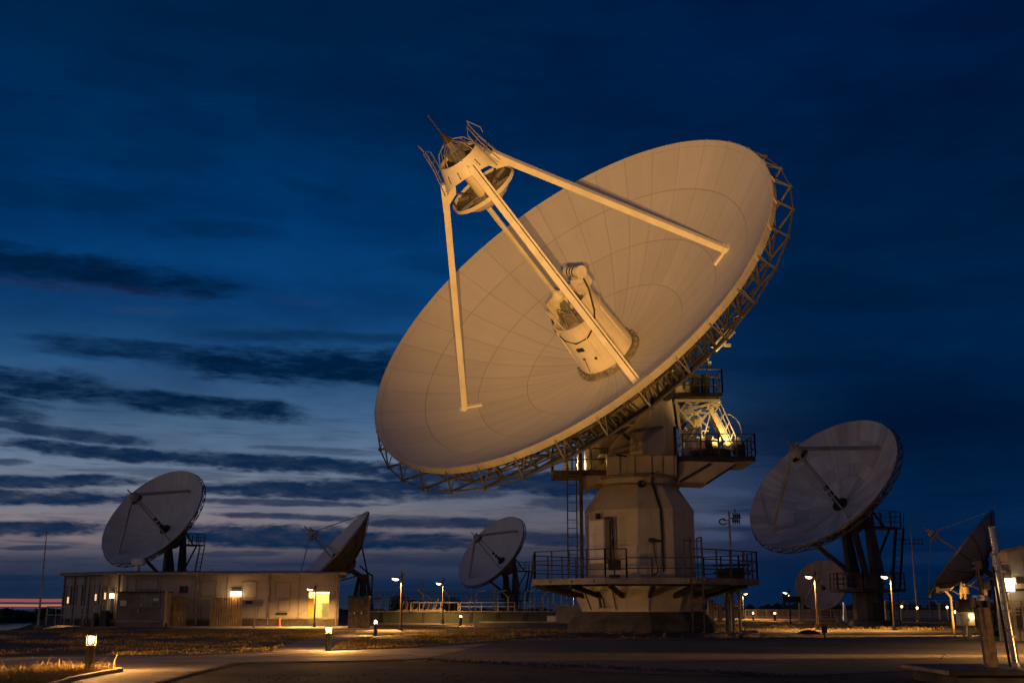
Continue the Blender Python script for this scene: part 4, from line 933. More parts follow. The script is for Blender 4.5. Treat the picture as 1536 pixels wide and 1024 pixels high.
def small_dish(label, C, az, el, R, skin, feet, gz=0.0, dcol=0.0, fold=.595, tz=.45, mount='column', nrib=36, colr=None, backm=None, group='smaller dish antennas behind the big one'):
    M = frame(C, az, el); F = fold * R; k = R / 5.65
    a = M.col[2].xyz; x1 = M.col[0].xyz; hd = Vector((a.x, a.y, 0)).normalized()
    piv = C + a * (par(0, R, F) - (.30 if mount == 'column' else .12) * R)
    base = Vector((piv.x + dcol, piv.y, gz)) - hd * (.05 * R)
    root = thing('dish_antenna', base, label, 'dish antenna', group)
    MD = Matrix.Translation(-base) @ M; W = lambda p: Vector(p) - base
    r_ = reflector_mesh(R, F, 72, 14).build('reflector', skin, root, MD)
    s = reflector_mesh(R - .02, F, 48, 10, dz=-.08); s.f = [f[::-1] for f in s.f]; s.build('reflector_back', backm or M_back2, r_)
    s = MB(); s.lathe([(R, 0), (R + .03, -.01), (R + .03, -.16), (R - .12, -.17)], 72); s.build('rim_band', M_galv, r_)
    # backing trusses
    shell = mount == 'lattice'
    s = MB(); tp = lambda r: Vector((r, 0, par(r, R, F) - .12)); nr, nz = R * 1.03, -.075 * R; bt = lambda r: Vector((r, 0, nz + (r - nr) * (.47 * R / (nr - .25 * R))))
    rr = [.25 * R, .45 * R, .65 * R, .83 * R, .97 * R]
    for p, q in zip(rr, rr[1:]): s.bar(tp(p), tp(q), .07 * k, .09 * k); s.bar(bt(p), tp(q), .045 * k)
    for r in rr: s.bar(tp(r), bt(r), .045 * k)
    s.bar(bt(rr[0]), (nr, 0, nz), .06 * k); s.bar((nr, 0, nz), (R + .01, 0, -.06), .05 * k); t2 = 2 * pi / nrib
    s.bar((nr, 0, nz), (R * cos(t2 / 2), R * sin(t2 / 2), -.1), .04 * k); s.bar((nr * cos(t2), nr * sin(t2), nz), (R * cos(t2 / 2), R * sin(t2 / 2), -.1), .04 * k)
    first = None
    for i in range(0 if shell else nrib):
        Mr = MD @ Matrix.Rotation(t2 * i, 4, 'Z')
        if first is None: first = s.build('backing_truss', M_truss, root, Mr)
        else:
            c = first.copy(); COL.objects.link(c); c.parent = root; c.matrix_local = Mr
    if shell:
        s = MB()
        for i in range(16): a_ = 2 * pi * i / 16; s.path([((.98 - .2 * q) * R * cos(a_), (.98 - .2 * q) * R * sin(a_), par((.98 - .2 * q) * R, R, F) - .10 - .012 * R) for q in range(5)], .03, 4)
        s.build('back_ribs', M_back2, root, MD)
    for q_, (r, z) in enumerate(() if shell else ((nr, nz), (.83 * R, bt(.83 * R).z), (.65 * R, bt(.65 * R).z), (.25 * R, bt(.25 * R).z))):
        s = MB()
        for i in range(nrib): s.bar((r * cos(t2 * i), r * sin(t2 * i), z), (r * cos(t2 * i + t2), r * sin(t2 * i + t2), z), .055 * k)
        s.build('inner_ring_chord' if q_ else 'outer_ring_chord', M_truss, root, MD)
    hs = .6 if shell else 1.0
    s = MB(); z0 = par(0, R, F); s.lathe([(.20 * R, z0 + .02 * R), (.19 * R, z0 - .06 * R), (.10 * R, z0 - .12 * R), (.001, z0 - .13 * R)] if shell else [(.27 * R, z0 - .02 * R + .05 * R), (.27 * R, z0 - .20 * R), (.14 * R, z0 - .36 * R), (.001, z0 - .37 * R)], 16); s.build('hub_drum', M_back2, root, MD)
    # feed: dark opening and stacked feed horns
    s = MB(); s.lathe([(.095 * R, z0 + .012 * R), (.095 * R, z0 + .03 * R), (.08 * R, z0 + .032 * R), (.075 * R, z0 + .018 * R), (.001, z0 + .018 * R)], 24); fd = s.build('feed_port', M_dark, root, MD)
    s = MB()
    s.tube((.02 * R, -.02 * R, z0 + .02 * R), (.02 * R, -.02 * R, z0 + .13 * R), .03 * R, 10); s.build('feed_horn', M_dark, fd); s = MB(); s.tube((.01 * R, .02 * R, z0 + .02 * R), (.01 * R, .02 * R, tz * R), .008 * R, 8)
    s.build('feed_tube', M_leg, fd)
    s = MB()
    for q in (.12, .20, .30): s.lathe([(.015 * R, z0 + q * R), (.034 * R, z0 + (q + .01) * R), (.034 * R, z0 + (q + .04) * R), (.015 * R, z0 + (q + .05) * R)], 10, Matrix.Translation((.02 * R, -.02 * R, 0)))
    s.build('waveguide_collar', M_dark, fd)
    # apex
    s = MB(); s.lathe([(.001, (tz - .06) * R), (.10 * R, (tz - .03) * R), (.125 * R, tz * R), (.115 * R, (tz + .012) * R)], 20, smooth=False); sb = s.build('subreflector', M_leg, root, MD)
    s = MB(); s.lathe([(.108 * R, (tz + .004) * R), (.09 * R, (tz - .01) * R), (.001, (tz - .02) * R)], 20); s.build('dark_bowl', M_dark, sb)
    s = MB(); s.lathe([(.09 * R, (tz + .05) * R), (.06 * R, (tz + .13) * R), (.001, (tz + .13) * R)], 12); s.tube((0, 0, (tz - .02) * R), (0, 0, (tz + .07) * R), .04 * R, 8)
    for w in range(0, 360, 60): s.bar((.11 * R * cos(radians(w)), .11 * R * sin(radians(w)), tz * R), (.08 * R * cos(radians(w)), .08 * R * sin(radians(w)), (tz + .07) * R), .03 * k)
    s.tube((0, 0, (tz + .12) * R), (0, 0, (tz + .26) * R), .012 * R, 6); s.bar((-.07 * R, 0, (tz + .1) * R), (.09 * R, .05 * R, (tz + .17) * R), .02 * R); s.build('drive_unit', M_leg, sb)
    for ft, wd in feet:
        p = ft if isinstance(ft, Vector) else hit(M, R, F, *ft)
        if p is None: continue
        w = atan2(p.y, p.x); h_ = Vector((.07 * R * cos(w), .07 * R * sin(w), (tz + .05) * R)); tang = Vector((-sin(w), cos(w), 0)); d = (p - h_).normalized()
        s = MB(); s.bar(h_, p, wd, wd * .7, up=d.cross(tang)); s.bar(h_ + tang * wd * .62, p + tang * wd * .62, wd * .18, wd * .4, up=d.cross(tang)); s.box(p, (.3 * k, .3 * k, .12 * k)); s.build('support_leg', M_leg, root, MD)
    # mount (root coordinates)
    zc = piv.z - gz
    if mount == 'column':
        cr = colr or 1.0 * k; h0 = zc * .50
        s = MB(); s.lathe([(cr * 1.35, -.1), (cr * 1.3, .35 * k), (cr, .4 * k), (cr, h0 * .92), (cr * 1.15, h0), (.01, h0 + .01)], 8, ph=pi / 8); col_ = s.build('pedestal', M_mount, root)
        P_ = W(piv)
        for sd in (-1, 1):
            o = x1 * (sd * 1.0 * k) - x1 * .2 * k; s = MB()
            pl = [Vector((0, 0, h0 - .2 * k)) + hd * .62 * k, Vector((P_.x, P_.y, P_.z + .3 * k)) + hd * .10 * k, Vector((P_.x, P_.y, P_.z + .3 * k)) - hd * .30 * k, Vector((0, 0, h0 - .2 * k)) - hd * .45 * k]
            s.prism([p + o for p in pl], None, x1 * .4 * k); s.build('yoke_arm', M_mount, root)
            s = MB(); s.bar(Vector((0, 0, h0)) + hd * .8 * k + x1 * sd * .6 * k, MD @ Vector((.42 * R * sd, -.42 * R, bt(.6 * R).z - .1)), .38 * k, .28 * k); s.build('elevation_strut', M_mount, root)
        bk = -hd
        s = MB(); s.bar(Vector((0, 0, zc * .95)) + bk * .4 * k, Vector((0, 0, zc * .95)) + bk * 3.0 * k, 1.6 * k, .14 * k); s.bar(Vector((0, 0, h0)) + bk * .6 * k, Vector((0, 0, zc * .95)) + bk * 2.8 * k, .12 * k); s.bar(MD @ Vector((0, .35 * R, bt(.5 * R).z)), Vector((0, 0, zc * .97)) + bk * 2.2 * k, .12 * k); s.bar(MD @ Vector((.3 * R, .25 * R, bt(.5 * R).z)), Vector((0, 0, zc * .6)) + bk * 1.4 * k, .12 * k)
        pt = s.build('upper_platform', M_dark, root)
        q = [Vector((0, 0, zc * .95 + .08 * k)) + bk * u * k + x1 * v * .8 * k for u, v in ((.8, 1), (3.0, 1), (3.0, -1), (.8, -1))]
        railing(MB(), q, 1.05, 3, .022, .9).build('railing', M_rail, pt)
        s = MB()
        for v in (-.3, .3): s.bar(Vector((0, 0, zc * .95)) + bk * 2.6 * k + x1 * (1.0 + v) * k, Vector((0, 0, zc * .34)) + bk * 1.7 * k + x1 * (1.0 + v) * k, .06 * k, .18 * k)
        for i in range(12): c = (Vector((0, 0, zc * .95)) + bk * 2.6 * k).lerp(Vector((0, 0, zc * .34)) + bk * 1.7 * k, i / 11) + x1 * 1.0 * k; s.bar(c - x1 * .3 * k, c + x1 * .3 * k, .2 * k, .03)
        for v in (-.35, .35): s.path([Vector((0, 0, zc * .95 + 1.0 * k)) + bk * 2.7 * k + x1 * (1.0 + v) * k, Vector((0, 0, zc * .34 + 1.0 * k)) + bk * 1.8 * k + x1 * (1.0 + v) * k], .025)
        s.build('stair', M_dark, root)
        s = MB(); zp = zc * .35; s.lathe([(cr, zp), (2.45 * k, zp), (2.45 * k, zp - .2 * k), (cr, zp - .25 * k)], 8, ph=pi / 8); dk = s.build('service_platform', M_dark, root)
        q = [Vector((2.4 * k * cos(pi / 8 + i * pi / 4), 2.4 * k * sin(pi / 8 + i * pi / 4), zp)) for i in range(9)]
        railing(MB(), q, 1.05, 3, .022, 1.2).build('railing', M_rail, dk)
        s = MB(); ladder(s, (cr + .3, -1.6 * k, 0), (cr + .3, -1.6 * k, zp + 1.0), .45, (1, 0, 0)); s.build('ladder', M_rail, dk)
        s = MB(); s.box((cr * .3, -cr * 1.05, .9 * k), (.6 * k, .3 * k, 1.2 * k)); s.tube((cr * 1.3, -cr * .5, 0), (cr * 1.3, -cr * .5, zp), .07, 8); s.box((-cr * 1.2, -.3, zp + .5), (.5 * k, .4 * k, .8 * k)); s.build('cabinet', M_dark, root)
    else:                                                           # open lattice tower
        s = MB(); P_ = W(piv)
        for sx in (-1, 1):
            for sy in (-1, 1):
                s.bar((sx * 1.25 * k, sy * 1.25 * k, 0), (sx * .45 * k, sy * .45 * k, zc * .86), .16 * k)
        for z0_, z1_ in ((.02, .44), (.44, .86)):
            for w in range(4):
                c0 = [(-1, -1), (1, -1), (1, 1), (-1, 1)][w]; c1 = [(1, -1), (1, 1), (-1, 1), (-1, -1)][w]
                f0_, f1_ = (1.25 - .8 * z0_ / .86) * k, (1.25 - .8 * z1_ / .86) * k
                s.bar((c0[0] * f0_, c0[1] * f0_, z0_ * zc), (c1[0] * f1_, c1[1] * f1_, z1_ * zc), .08 * k); s.bar((c1[0] * f0_, c1[1] * f0_, z0_ * zc), (c0[0] * f1_, c0[1] * f1_, z1_ * zc), .08 * k); s.bar((c0[0] * f1_, c0[1] * f1_, z1_ * zc), (c1[0] * f1_, c1[1] * f1_, z1_ * zc), .09 * k)
        s.build('lattice_tower', M_dark, root)
        s = MB(); s.box((0, 0, zc * .88), (1.1 * k, 1.1 * k, .5 * k)); s.bar((0, 0, zc * .86), P_, .55 * k); s.bar((.5 * k, 0, zc * .9), MD @ Vector((0, .45 * R, bt(.5 * R).z)), .12 * k); s.bar((-.5 * k, 0, zc * .9), MD @ Vector((0, -.35 * R, bt(.4 * R).z)), .14 * k); s.tube((0, 0, 0), (0, 0, zc * .88), .35 * k, 10); s.build('azimuth_drive', M_dark, root)
        s = MB(); s.path([W(C + a * (-.62 * R) + Vector((.4, 0, .8 * k))), W(C + a * (-.75 * R) + Vector((.6, 0, .6 * k))), Vector((1.0 * k, 0, zc * .9)), Vector((.95 * k, 0, zc * .2))], .07); s.bar((0, 0, zc * .45), (2.0 * k, 0, zc * .45), .5 * k, .08); s.build('cable', M_dark, root)
    return root


SK_R = dish_mat('grey_reflector_panels', 5.65, (.80, .56, .40), 32, 3.0, 0.22, 0.25, (.50, .50, .53), .02)
SK_L = dish_mat('grey_streaked_reflector_panels', 5.4, (.78, .50), 36, 2.0, 0.10, 0.16, (.50, .485, .475), .02)
SK_D = dish_mat('dark_reflector_panels', 2.75, (.70, .40), 24, 2.0, 0.15, 0.3, (.22, .21, .21), .03)
SK_P = dish_mat('pale_reflector_panels', 5.1, (.70, .40), 24, 2.0, 0.06, 0.14, (.52, .505, .50), .02)
small_dish('grey dish antenna with darker panels, two street lamps before its pedestal', Vector((20.672, 76, 9.388)), -.974, .679, 5.65, SK_R, [((1319, 671.5), .27), ((1158, 794.5), .27), ((1274, 776), .10)], dcol=.35)
small_dish('grey streaked dish antenna rising behind the flat roof of the long building', Vector((-34.037, 108, 9.598)), -.492, .588, 5.405, SK_L, [((284.5, 736), .28), ((177.6, 830), .25), ((255, 810.5), .11)])
small_dish('small pale dish antenna behind the fence, left of the big pedestal', Vector((-2.601, 140, 7.843)), -.883, .607, 5.102, SK_P, [((776.4, 796), .30), ((703.6, 866), .30), ((750, 852.5), .10)])
Ce = at(496, 826, 95); Re = 4.4; vv = lambda R, deg, rf: Vector((rf * R * cos(radians(deg)), rf * R * sin(radians(deg)), (rf * rf - 1) * R / 4 / .6))
small_dish('dish antenna seen almost edge on behind the right end of the long building roof', Ce, radians(-71), radians(41), Re, SK_P, [(vv(Re, 90, .97), .10), (vv(Re, 270, .97), .10), (vv(Re, 0, .6), .08), (vv(Re, 180, .6), .08)], mount='lattice', tz=.42, dcol=.75)
Cf = at(1439.5, 829, 85); Rf = 3.95
small_dish('dish antenna seen from behind its rim at the right, pointing up and left', Cf, radians(-114), radians(39), Rf, SK_P, [(vv(Rf, 90, .99), .06), (vv(Rf, 270, .99), .06), (vv(Rf, 0, .6), .06), (vv(Rf, 180, .5), .06)], mount='lattice', tz=.52, dcol=.6, backm=M_leg)
Cb = at(1231, 876, 125)
small_dish('small round dish antenna low in the dark behind the right hand dish pedestal', Cb, radians(-30), radians(20), 2.75, SK_D, [(vv(2.75, 100, .8), .08), (vv(2.75, 220, .8), .08)], tz=.5, colr=.5, dcol=.1)

# ================================================================== the long building
YB = 76.0
B = lambda px, py: at(px, py, YB)
xL, xR = B(182, 900).x, B(508, 900).x
zR = B(350, 858.5).z; zb = .45
C_l = Vector((-31.0, 80.2, 0)); C_m = Vector((xL, YB, 0)); C_r = Vector((xR, YB, 0))
bl = thing('long_building', (C_m.x, C_m.y, 0), 'long flat roofed panel building with one brightly lit doorway', 'building'); OB = bl.location.copy()
LB = lambda p: Vector(p) - OB
dx0, dx1 = B(461, 900).x, B(495, 900).x; zd = B(478, 886).z
s = MB()
def wallseg(mb, p, q, z0, z1, t=.18):
    p = Vector(p); q = Vector(q); d = (q - p).normalized(); n = Vector((-d.y, d.x, 0)) * t
    mb.prism([LB((p.x, p.y, z0)), LB((q.x, q.y, z0)), LB((q.x, q.y, z1)), LB((p.x, p.y, z1))], None, n)
wallseg(s, (xL, YB), (dx0, YB), zb, zR - .12); wallseg(s, (dx1, YB), (xR, YB), zb, zR - .12); wallseg(s, (dx0, YB), (dx1, YB), zd, zR - .12)
xR2 = xR * 86 / YB - .25; wallseg(s, (xR, YB), (xR2, 86), zb, zR - .12); wallseg(s, (xR2, 86), (-31, 86), zb, zR - .12); wallseg(s, (-31, 86), (-31, 80.2), zb, zR - .12)
wallseg(s, (-31, 80.2), (xL, YB), zb, zR - .12)
wl_b = s.build('wall', M_bldg, bl)
s = MB(); wallseg(s, (xL - .02, YB - .05), (xR + .02, YB - .05), 0, zb - .02, .3); wallseg(s, (xR + .02, YB - .05), (xR2 + .02, 86), 0, zb - .02, .3); wallseg(s, (-31.02, 80.15), (xL - .02, YB - .05), 0, zb - .02, .3); s.build('plinth', M_dconc, bl)
rp_ = [LB((x, y, zR - .12)) for x, y in ((-31.25, 79.9), (xL - .25, YB - .55), (xR + .6, YB - .55), (xR2 + .6, 86.4), (-31.6, 86.4))]
s = MB(); s.prism(rp_, None, (0, 0, .16)); rf = s.build('roof', M_platform, bl)
s = MB(); s.prism([p + Vector((0, 0.12, .163)) for p in rp_], None, (0, 0, .05)); s.build('roof_membrane', M_dark, rf)
s = MB()
for px in (270, 308, 389, 455): p = B(px, 858); s.box(LB((p.x, YB + 1.5, zR + .12)), (.12, .12, .2))
s.build('roof_vent', M_galv, rf)
s = MB(); s.bar(LB((xL - .2, YB - .60, zR - .07)), LB((xR + .6, YB - .60, zR - .07)), .10, .12); s.build('gutter', M_galv, rf)
for px in (296, 403, 505): s = MB(); x = B(px, 900).x; s.path([LB((x, YB - .58, zR - .12)), LB((x, YB - .08, zR - .4)), LB((x, YB - .08, .1))], .035, 6); s.build('downpipe', M_galv, bl)
# panel joints and blind panels
s = MB()
for px in (188, 240, 292, 297, 340, 402, 405, 448, 503): s.box(LB((B(px, 900).x, YB - .015, (zR + zb) / 2)), (.06, .03, zR - zb - .14))
s.box(LB(((xL + xR) / 2, YB - .02, zb + .06)), (xR - xL, .05, .1)); s.build('panel_joint', M_platform, wl_b)
for (a, b, c, d) in [(303, 324, 871, 893), (364, 384, 872, 896), (414, 435, 873, 897), (303, 320, 900, 928), (362, 386, 908, 927), (205, 236, 868, 884), (418, 434, 900, 916)]:
    p, q = B(a, c), B(b, d); s = MB(); w, h = q.x - p.x, p.z - q.z; cx, cz = (p.x + q.x) / 2, (p.z + q.z) / 2
    s.box(LB((cx, YB - .012, cz)), (w, .03, h)); pn = s.build('wall_panel', M_bldg, wl_b)
    s = MB()
    for sx in (-1, 1): s.box(LB((cx + sx * w / 2, YB - .025, cz)), (.05, .05, h + .05)); s.box(LB((cx, YB - .025, cz + sx * h / 2)), (w, .05, .05))
    s.build('frame', M_platform, pn)
p, q = B(270, 878.5), B(282, 889); s = MB(); s.box(LB(((p.x + q.x) / 2, YB - .03, (p.z + q.z) / 2)), (q.x - p.x, .06, p.z - q.z)); s.build('window', M_dark, bl)
p, q = B(414, 918), B(431, 921.5); s = MB(); s.box(LB(((p.x + q.x) / 2, YB - .04, (p.z + q.z) / 2)), (q.x - p.x, .08, p.z - q.z)); s.build('vent', M_dark, bl)
s = MB(); s.path([LB((B(440, 930).x, YB - .04, .5)), LB((B(447, 924).x, YB - .04, B(447, 924).z)), LB((B(461, 913).x, YB - .04, B(461, 912).z))], .02); s.build('cable', M_galv, bl)
# angled front on the left: strips of glass and metal, a porch rail
def A_(s_, z, out=0.0):
    p = C_l.lerp(C_m, s_); d = (C_m - C_l).normalized(); n = Vector((d.y, -d.x, 0)); return LB((p.x + n.x * out, p.y + n.y * out, z))
def onA(px): return max(0, min(1, (px - 104.5) / 77.5))
zA = lambda py: B(140, py).z
ang = atan2(C_m.y - C_l.y, C_m.x - C_l.x); RA = Matrix.Rotation(ang, 3, 'Z')
for (a, b, c, d) in [(110, 116, 878, 908), (124, 131, 876, 908), (147, 153, 876, 904), (160, 164, 880, 915), (169, 175, 884, 932)]:
    s = MB(); s.box(A_((onA(a) + onA(b)) / 2, (zA(c) + zA(d)) / 2, .02), ((b - a) / 77.5 * 6.3, .06, zA(c) - zA(d)), RA); wn = s.build('window', M_glass, bl)
    s = MB()
    for px in (a, b): s.box(A_(onA(px), (zA(c) + zA(d)) / 2, .05), (.06, .07, zA(c) - zA(d) + .1), RA)
    s.box(A_((onA(a) + onA(b)) / 2, zA(c), .05), ((b - a) / 77.5 * 6.3, .07, .06), RA); s.box(A_((onA(a) + onA(b)) / 2, zA(d), .05), ((b - a) / 77.5 * 6.3, .07, .06), RA); s.build('frame', M_platform, wn)
for px, py in ((113, 899), (150, 895), (162, 893)):
    s = MB(); s.box(A_(onA(px), zA(py), .07), (.16, .02, .42), RA); s.build('lit_pane', emit('warm_pane_glow', (1, .62, .28), 1.1), bl)
s = MB()
for px in (106, 120, 134, 140, 146, 157, 166, 178): s.box(A_(onA(px), (zR + .1) / 2, .06), (.09, .10, zR - .2), RA)
s.build('wall_batten', M_platform, bl)
s = MB()
for k in (0, .16, .32, .48, .64, .8): s.bar(A_(k, 0, 1.1), A_(k, 1.25, 1.1), .05)
s.bar(A_(0, 1.25, 1.1), A_(.8, 1.25, 1.1), .06); s.bar(A_(0, .7, 1.1), A_(.8, .7, 1.1), .04); s.build('porch_railing', M_galv, bl)
s = MB(); s.box(A_(.86, .5, .5), (.5, .4, 1.0), RA); s.box(A_(.76, .42, .7), (.3, .3, .85), RA); s.box(A_(.95, .45, .75), (.3, .3, .9), RA); s.build('porch_bin', M_black, bl)
# doorway with a lit vestibule
s = MB(); d0, d1 = dx0, dx1; yb = YB + 2.4
s.add([LB(p) for p in [(d0, YB, zb), (d1, YB, zb), (d1, yb, zb), (d0, yb, zb), (d0, YB, zd), (d1, YB, zd), (d1, yb, zd), (d0, yb, zd)]], [(0, 1, 2, 3), (3, 2, 6, 7), (0, 3, 7, 4), (1, 5, 6, 2), (4, 7, 6, 5)])
ve = s.build('doorway', mat('vestibule_paint', (.70, .62, .36), .6, 0, .05, 1), bl)
s = MB(); s.box(LB(((d0 + d1) / 2, YB + 1.3, zd - .06)), (1.1, 1.2, .06)); s.build('ceiling_lamp', E_room, ve)
s = MB(); xm = d0 + (d1 - d0) * .38
for x in (d0 + .03, d1 - .03): s.box(LB((x, YB + .09, (zb + zd) / 2)), (.07, .22, zd - zb))
s.box(LB(((d0 + d1) / 2, YB + .09, zd - .03)), (d1 - d0, .22, .07)); s.build('frame', M_bldg, ve)
s = MB(); zc_ = B(480, 905).z; s.box(LB(((xm + d1) / 2, yb - .05, zb + .50)), (d1 - xm - .1, .06, .95)); s.box(LB(((xm + d1) / 2, yb - .06, zc_)), (d1 - xm, .06, .08)); s.box(LB(((xm + d1) / 2, yb - .06, zc_ - .48)), (d1 - xm, .06, .06))
for k in (.25, .5, .62, .85): s.box(LB((xm + (d1 - xm) * k, yb - .06, zc_ - .25)), (.07, .06, .45))
s.build('inner_door', mat('inner_door_paint', (.28, .26, .16), .6), ve)
s = MB(); s.box(LB((d0 + .22, YB + .06, (zb + zd) / 2 - .2)), (.42, .05, zd - zb - .5)); s.build('door_leaf', mat('yellow_door_paint', (.60, .43, .08), .5), ve)


def wall_lamp(loc, label, w, h, e=E_wall, pw=30):
    t = thing('wall_lamp', loc, label, 'lamp', 'wall lamps on the buildings')
    s = MB(); s.box((0, -.05, h * .65), (w * .9, .20, h * .5)); s.build('housing', M_dark, t)
    s = MB(); s.box((0, -.16, 0), (w, .22, h * .75)); s.build('lens', e, t)
    if pw: light('lamp_light', 'POINT', (0, -.55, -.05), pw, WARM, t, shadow_soft_size=.15)
p = B(355, 890); wall_lamp((p.x, YB - .05, p.z), 'bright wall lamp in the middle of the long building front', .62, .34, pw=34)
p = A_(.88, zA(893), .12) + OB; wall_lamp(p, 'bright lamp in the left porch of the long building', .22, .34, pw=24)
p = B(465, 884); 

# things standing in front of the building
def screen(a, b, c, d, Y, label, m):
    p, q = at(a, c, Y), at(b, d, Y); n = 26; s = MB(); zig = []
    for i in range(n * 2 + 1):
        x = p.x + (q.x - p.x) * i / (n * 2); zig.append((x, [0, .07, .07, 0][i % 4]))
    vs = [(x, Y + y, 0) for x, y in zig] + [(x, Y + y, p.z) for x, y in zig]; o = len(zig)
    t = thing('metal_screen', ((p.x + q.x) / 2, Y, 0), label, 'metal screen')
    vs = [Vector(v) - t.location for v in vs]
    s.add(vs, [(i, i + 1, i + 1 + o, i + o) for i in range(o - 1)]); s.build('corrugated_sheet', m, t)
    s = MB(); s.bar((p.x - t.location.x, .12, p.z - .1), (q.x - t.location.x, .12, p.z - .1), .06); s.bar((p.x - t.location.x, .12, .3), (q.x - t.location.x, .12, .3), .06)
    for x in (p.x, q.x): s.bar((x - t.location.x, .12, 0), (x - t.location.x, .12, p.z - .05), .07)
    s.build('frame', M_galv, t); return t
screen(242, 277, 894.5, 938, 75.55, 'tan corrugated metal screen beside the dark shed', M_tan)
screen(317, 361, 895, 938, 75.55, 'tan corrugated metal screen under the bright wall lamp', M_tan)
_u = at(246, 937, 73.9); floodlight((_u.x, 73.9, 0), at(262, 905, 75.5), 300, radians(80), .7, 'small assumed ground floodlight at the foot of the left tan screen', radius=.05)  # assumed uplight, no fixture seen, added to brighten the left tan screen
p, q = at(177, 888, 73.2), at(242, 938, 73.2)
sh = thing('shed', ((p.x + q.x) / 2, 73.2, 0), 'dark brown shed with a dark window in front of the long building', 'shed'); w = q.x - p.x; h = p.z
M_shed = mat('brown_shed_paint', (.20, .165, .135), .8, 0, .15, 1, streak=.2)
s = MB(); s.box((0, .9, h / 2), (w, 1.8, h)); bd = s.build('wall', M_shed, sh)
s = MB(); s.box((0, .85, h + .03), (w + .16, 2.05, .07)); s.build('roof', M_dark, sh)
s = MB(); s.box((.02, -.02, .36), (w - .1, .05, .10)); s.box((w / 2 - .04, -.02, h / 2), (.08, .05, h)); s.box((w / 2 + .18, -.05, h / 2 + .1), (.05, .3, h)); s.build('trim', M_bldg, sh)
fx = lambda px: at(px, 900, 73.2).x - sh.location.x; fz = lambda py: at(200, py, 73.2).z
s = MB(); s.box(((fx(212) + fx(228)) / 2, -.03, (fz(894) + fz(908.5)) / 2), (fx(228) - fx(212), .05, fz(894) - fz(908.5))); wn = s.build('window', M_glass, sh)
s = MB(); x0, x1, z0, z1 = fx(211), fx(240), fz(909), fz(893)
for x in (x0, fx(228.5), x1): s.box((x, -.04, (z0 + z1) / 2), (.06, .07, z1 - z0 + .06))
for z in (z0, z1): s.box(((x0 + x1) / 2, -.042, z), (x1 - x0, .07, .06))
s.build('frame', M_bldg, wn)
s = MB(); s.box(((fx(230) + fx(238)) / 2, -.03, (fz(896) + fz(901)) / 2), (fx(238) - fx(230), .03, fz(896) - fz(901))); s.build('notice', M_white, sh)
s = MB(); s.box(((fx(181) + fx(190)) / 2, -.02, (fz(900) + fz(908)) / 2), (fx(190) - fx(181), .03, fz(900) - fz(908))); s.build('notice', M_strut, sh)
s = MB(); s.box((fx(209), -.06, fz(915)), (.12, .12, .2)); s.tube((fx(210), -.05, fz(909)), (fx(209), -.05, fz(915)), .02); s.build('meter_box', M_galv, sh)
# little dish radar box on the roof
p = at(206, 857, 78); rt = thing('roof_vent_cowl', (p.x, 78, zR + .09), 'small pale box on a stem on the roof of the long building', 'vent cowl')
s = MB(); s.tube((0, 0, 0), (0, 0, .45), .17, 12); s.build('stem', M_strut, rt); s = MB(); s.box((0, 0, .68), (.75, .5, .46)); s.box((.42, 0, .66), (.14, .34, .3)); s.build('hood', M_strut, rt, bevel=.05)
# sign board on a post
p = at(380, 940, 70.5); sg = thing('sign_board', (p.x, 70.5, 0), 'long low sign board on a thin post before the middle of the building', 'sign')
zt, zb_ = at(380, 899, 70.5).z, at(380, 907.5, 70.5).z; k = 70.5 / 1700
s = MB(); s.tube((.05, 0, 0), (.05, 0, zb_), .035, 8); s.build('post', M_galv, sg)
s = MB(); s.box((-2 * k, 0, (zt + zb_) / 2), (33 * k, .08, zt - zb_)); bd_ = s.build('board', M_bldg, sg); s = MB(); s.box((-8 * k, -.045, (zt + zb_) / 2 + .02), (10 * k, .02, (zt - zb_) * .6)); s.build('dark_panel', M_dark, bd_); s = MB()
for z in (.82, .25): s.box((13 * k, -.05, zb_ + (zt - zb_) * z), (.07, .04, .07))
s.build('reflector_stud', M_strut, bd_)
p = at(419, 938, 74); mk = MB(); mk.tube((0, 0, 0), (0, 0, .5), .06, 8); mk.tube((0, 0, .5), (0, 0, .56), .08, 8); mk = mk.build('marker_post', mat('orange_post_paint', (.45, .16, .04), .5)); mk.location = (p.x, 74, 0); tag(mk, 'short orange marker post by the wall of the long building', 'marker post')
# concrete cabinet right of the building
p = at(538, 940, 70); cc = thing('cable_cabinet', (p.x, 70, 0), 'dark ribbed concrete cabinet at the right end of the long building', 'cabinet')
k = 70 / 1700
s = MB(); hh = at(538, 896, 70).z
for i in range(7): s.box(((-13 + 4.2 * i + .4) * k, 0, hh / 2), (3.7 * k, 1.0, hh * (1 - .015 * (i % 3))))
s.box((0, .08, hh / 2 - .05), (27 * k, .9, hh - .1)); s.build('ribbed_wall', M_wood, cc)
s = MB(); s.box((0, 0, hh + .05), (30 * k, 1.15, .10)); s.build('lid', M_dark, cc); s = MB()
for px, py in ((-5, 919), (5, 919)): s.box((px * k, -.53, at(538, py, 70).z), (.06, .03, .12))
s.build('reflector_stud', M_strut, cc)
# flag pole
p = gnd(57, 938.5); fp = thing('flag_pole', (p.x, p.y, -.2), 'tall thin bare pole at the far left edge', 'pole'); kz = at(70, 799, p.y).z
s = MB(); s.tube((0, 0, 0), (0, 0, kz * .5), .075, 10, .055); s.tube((0, 0, kz * .5), (0, 0, kz + .2), .055, 10, .025); s.build('mast', M_galv, fp); s = MB(); s.box((0, 0, .1), (.4, .4, .25)); s.tube((0, 0, kz + .2), (0, 0, kz + .3), .05, 8); s.build('base_plate', M_conc, fp)

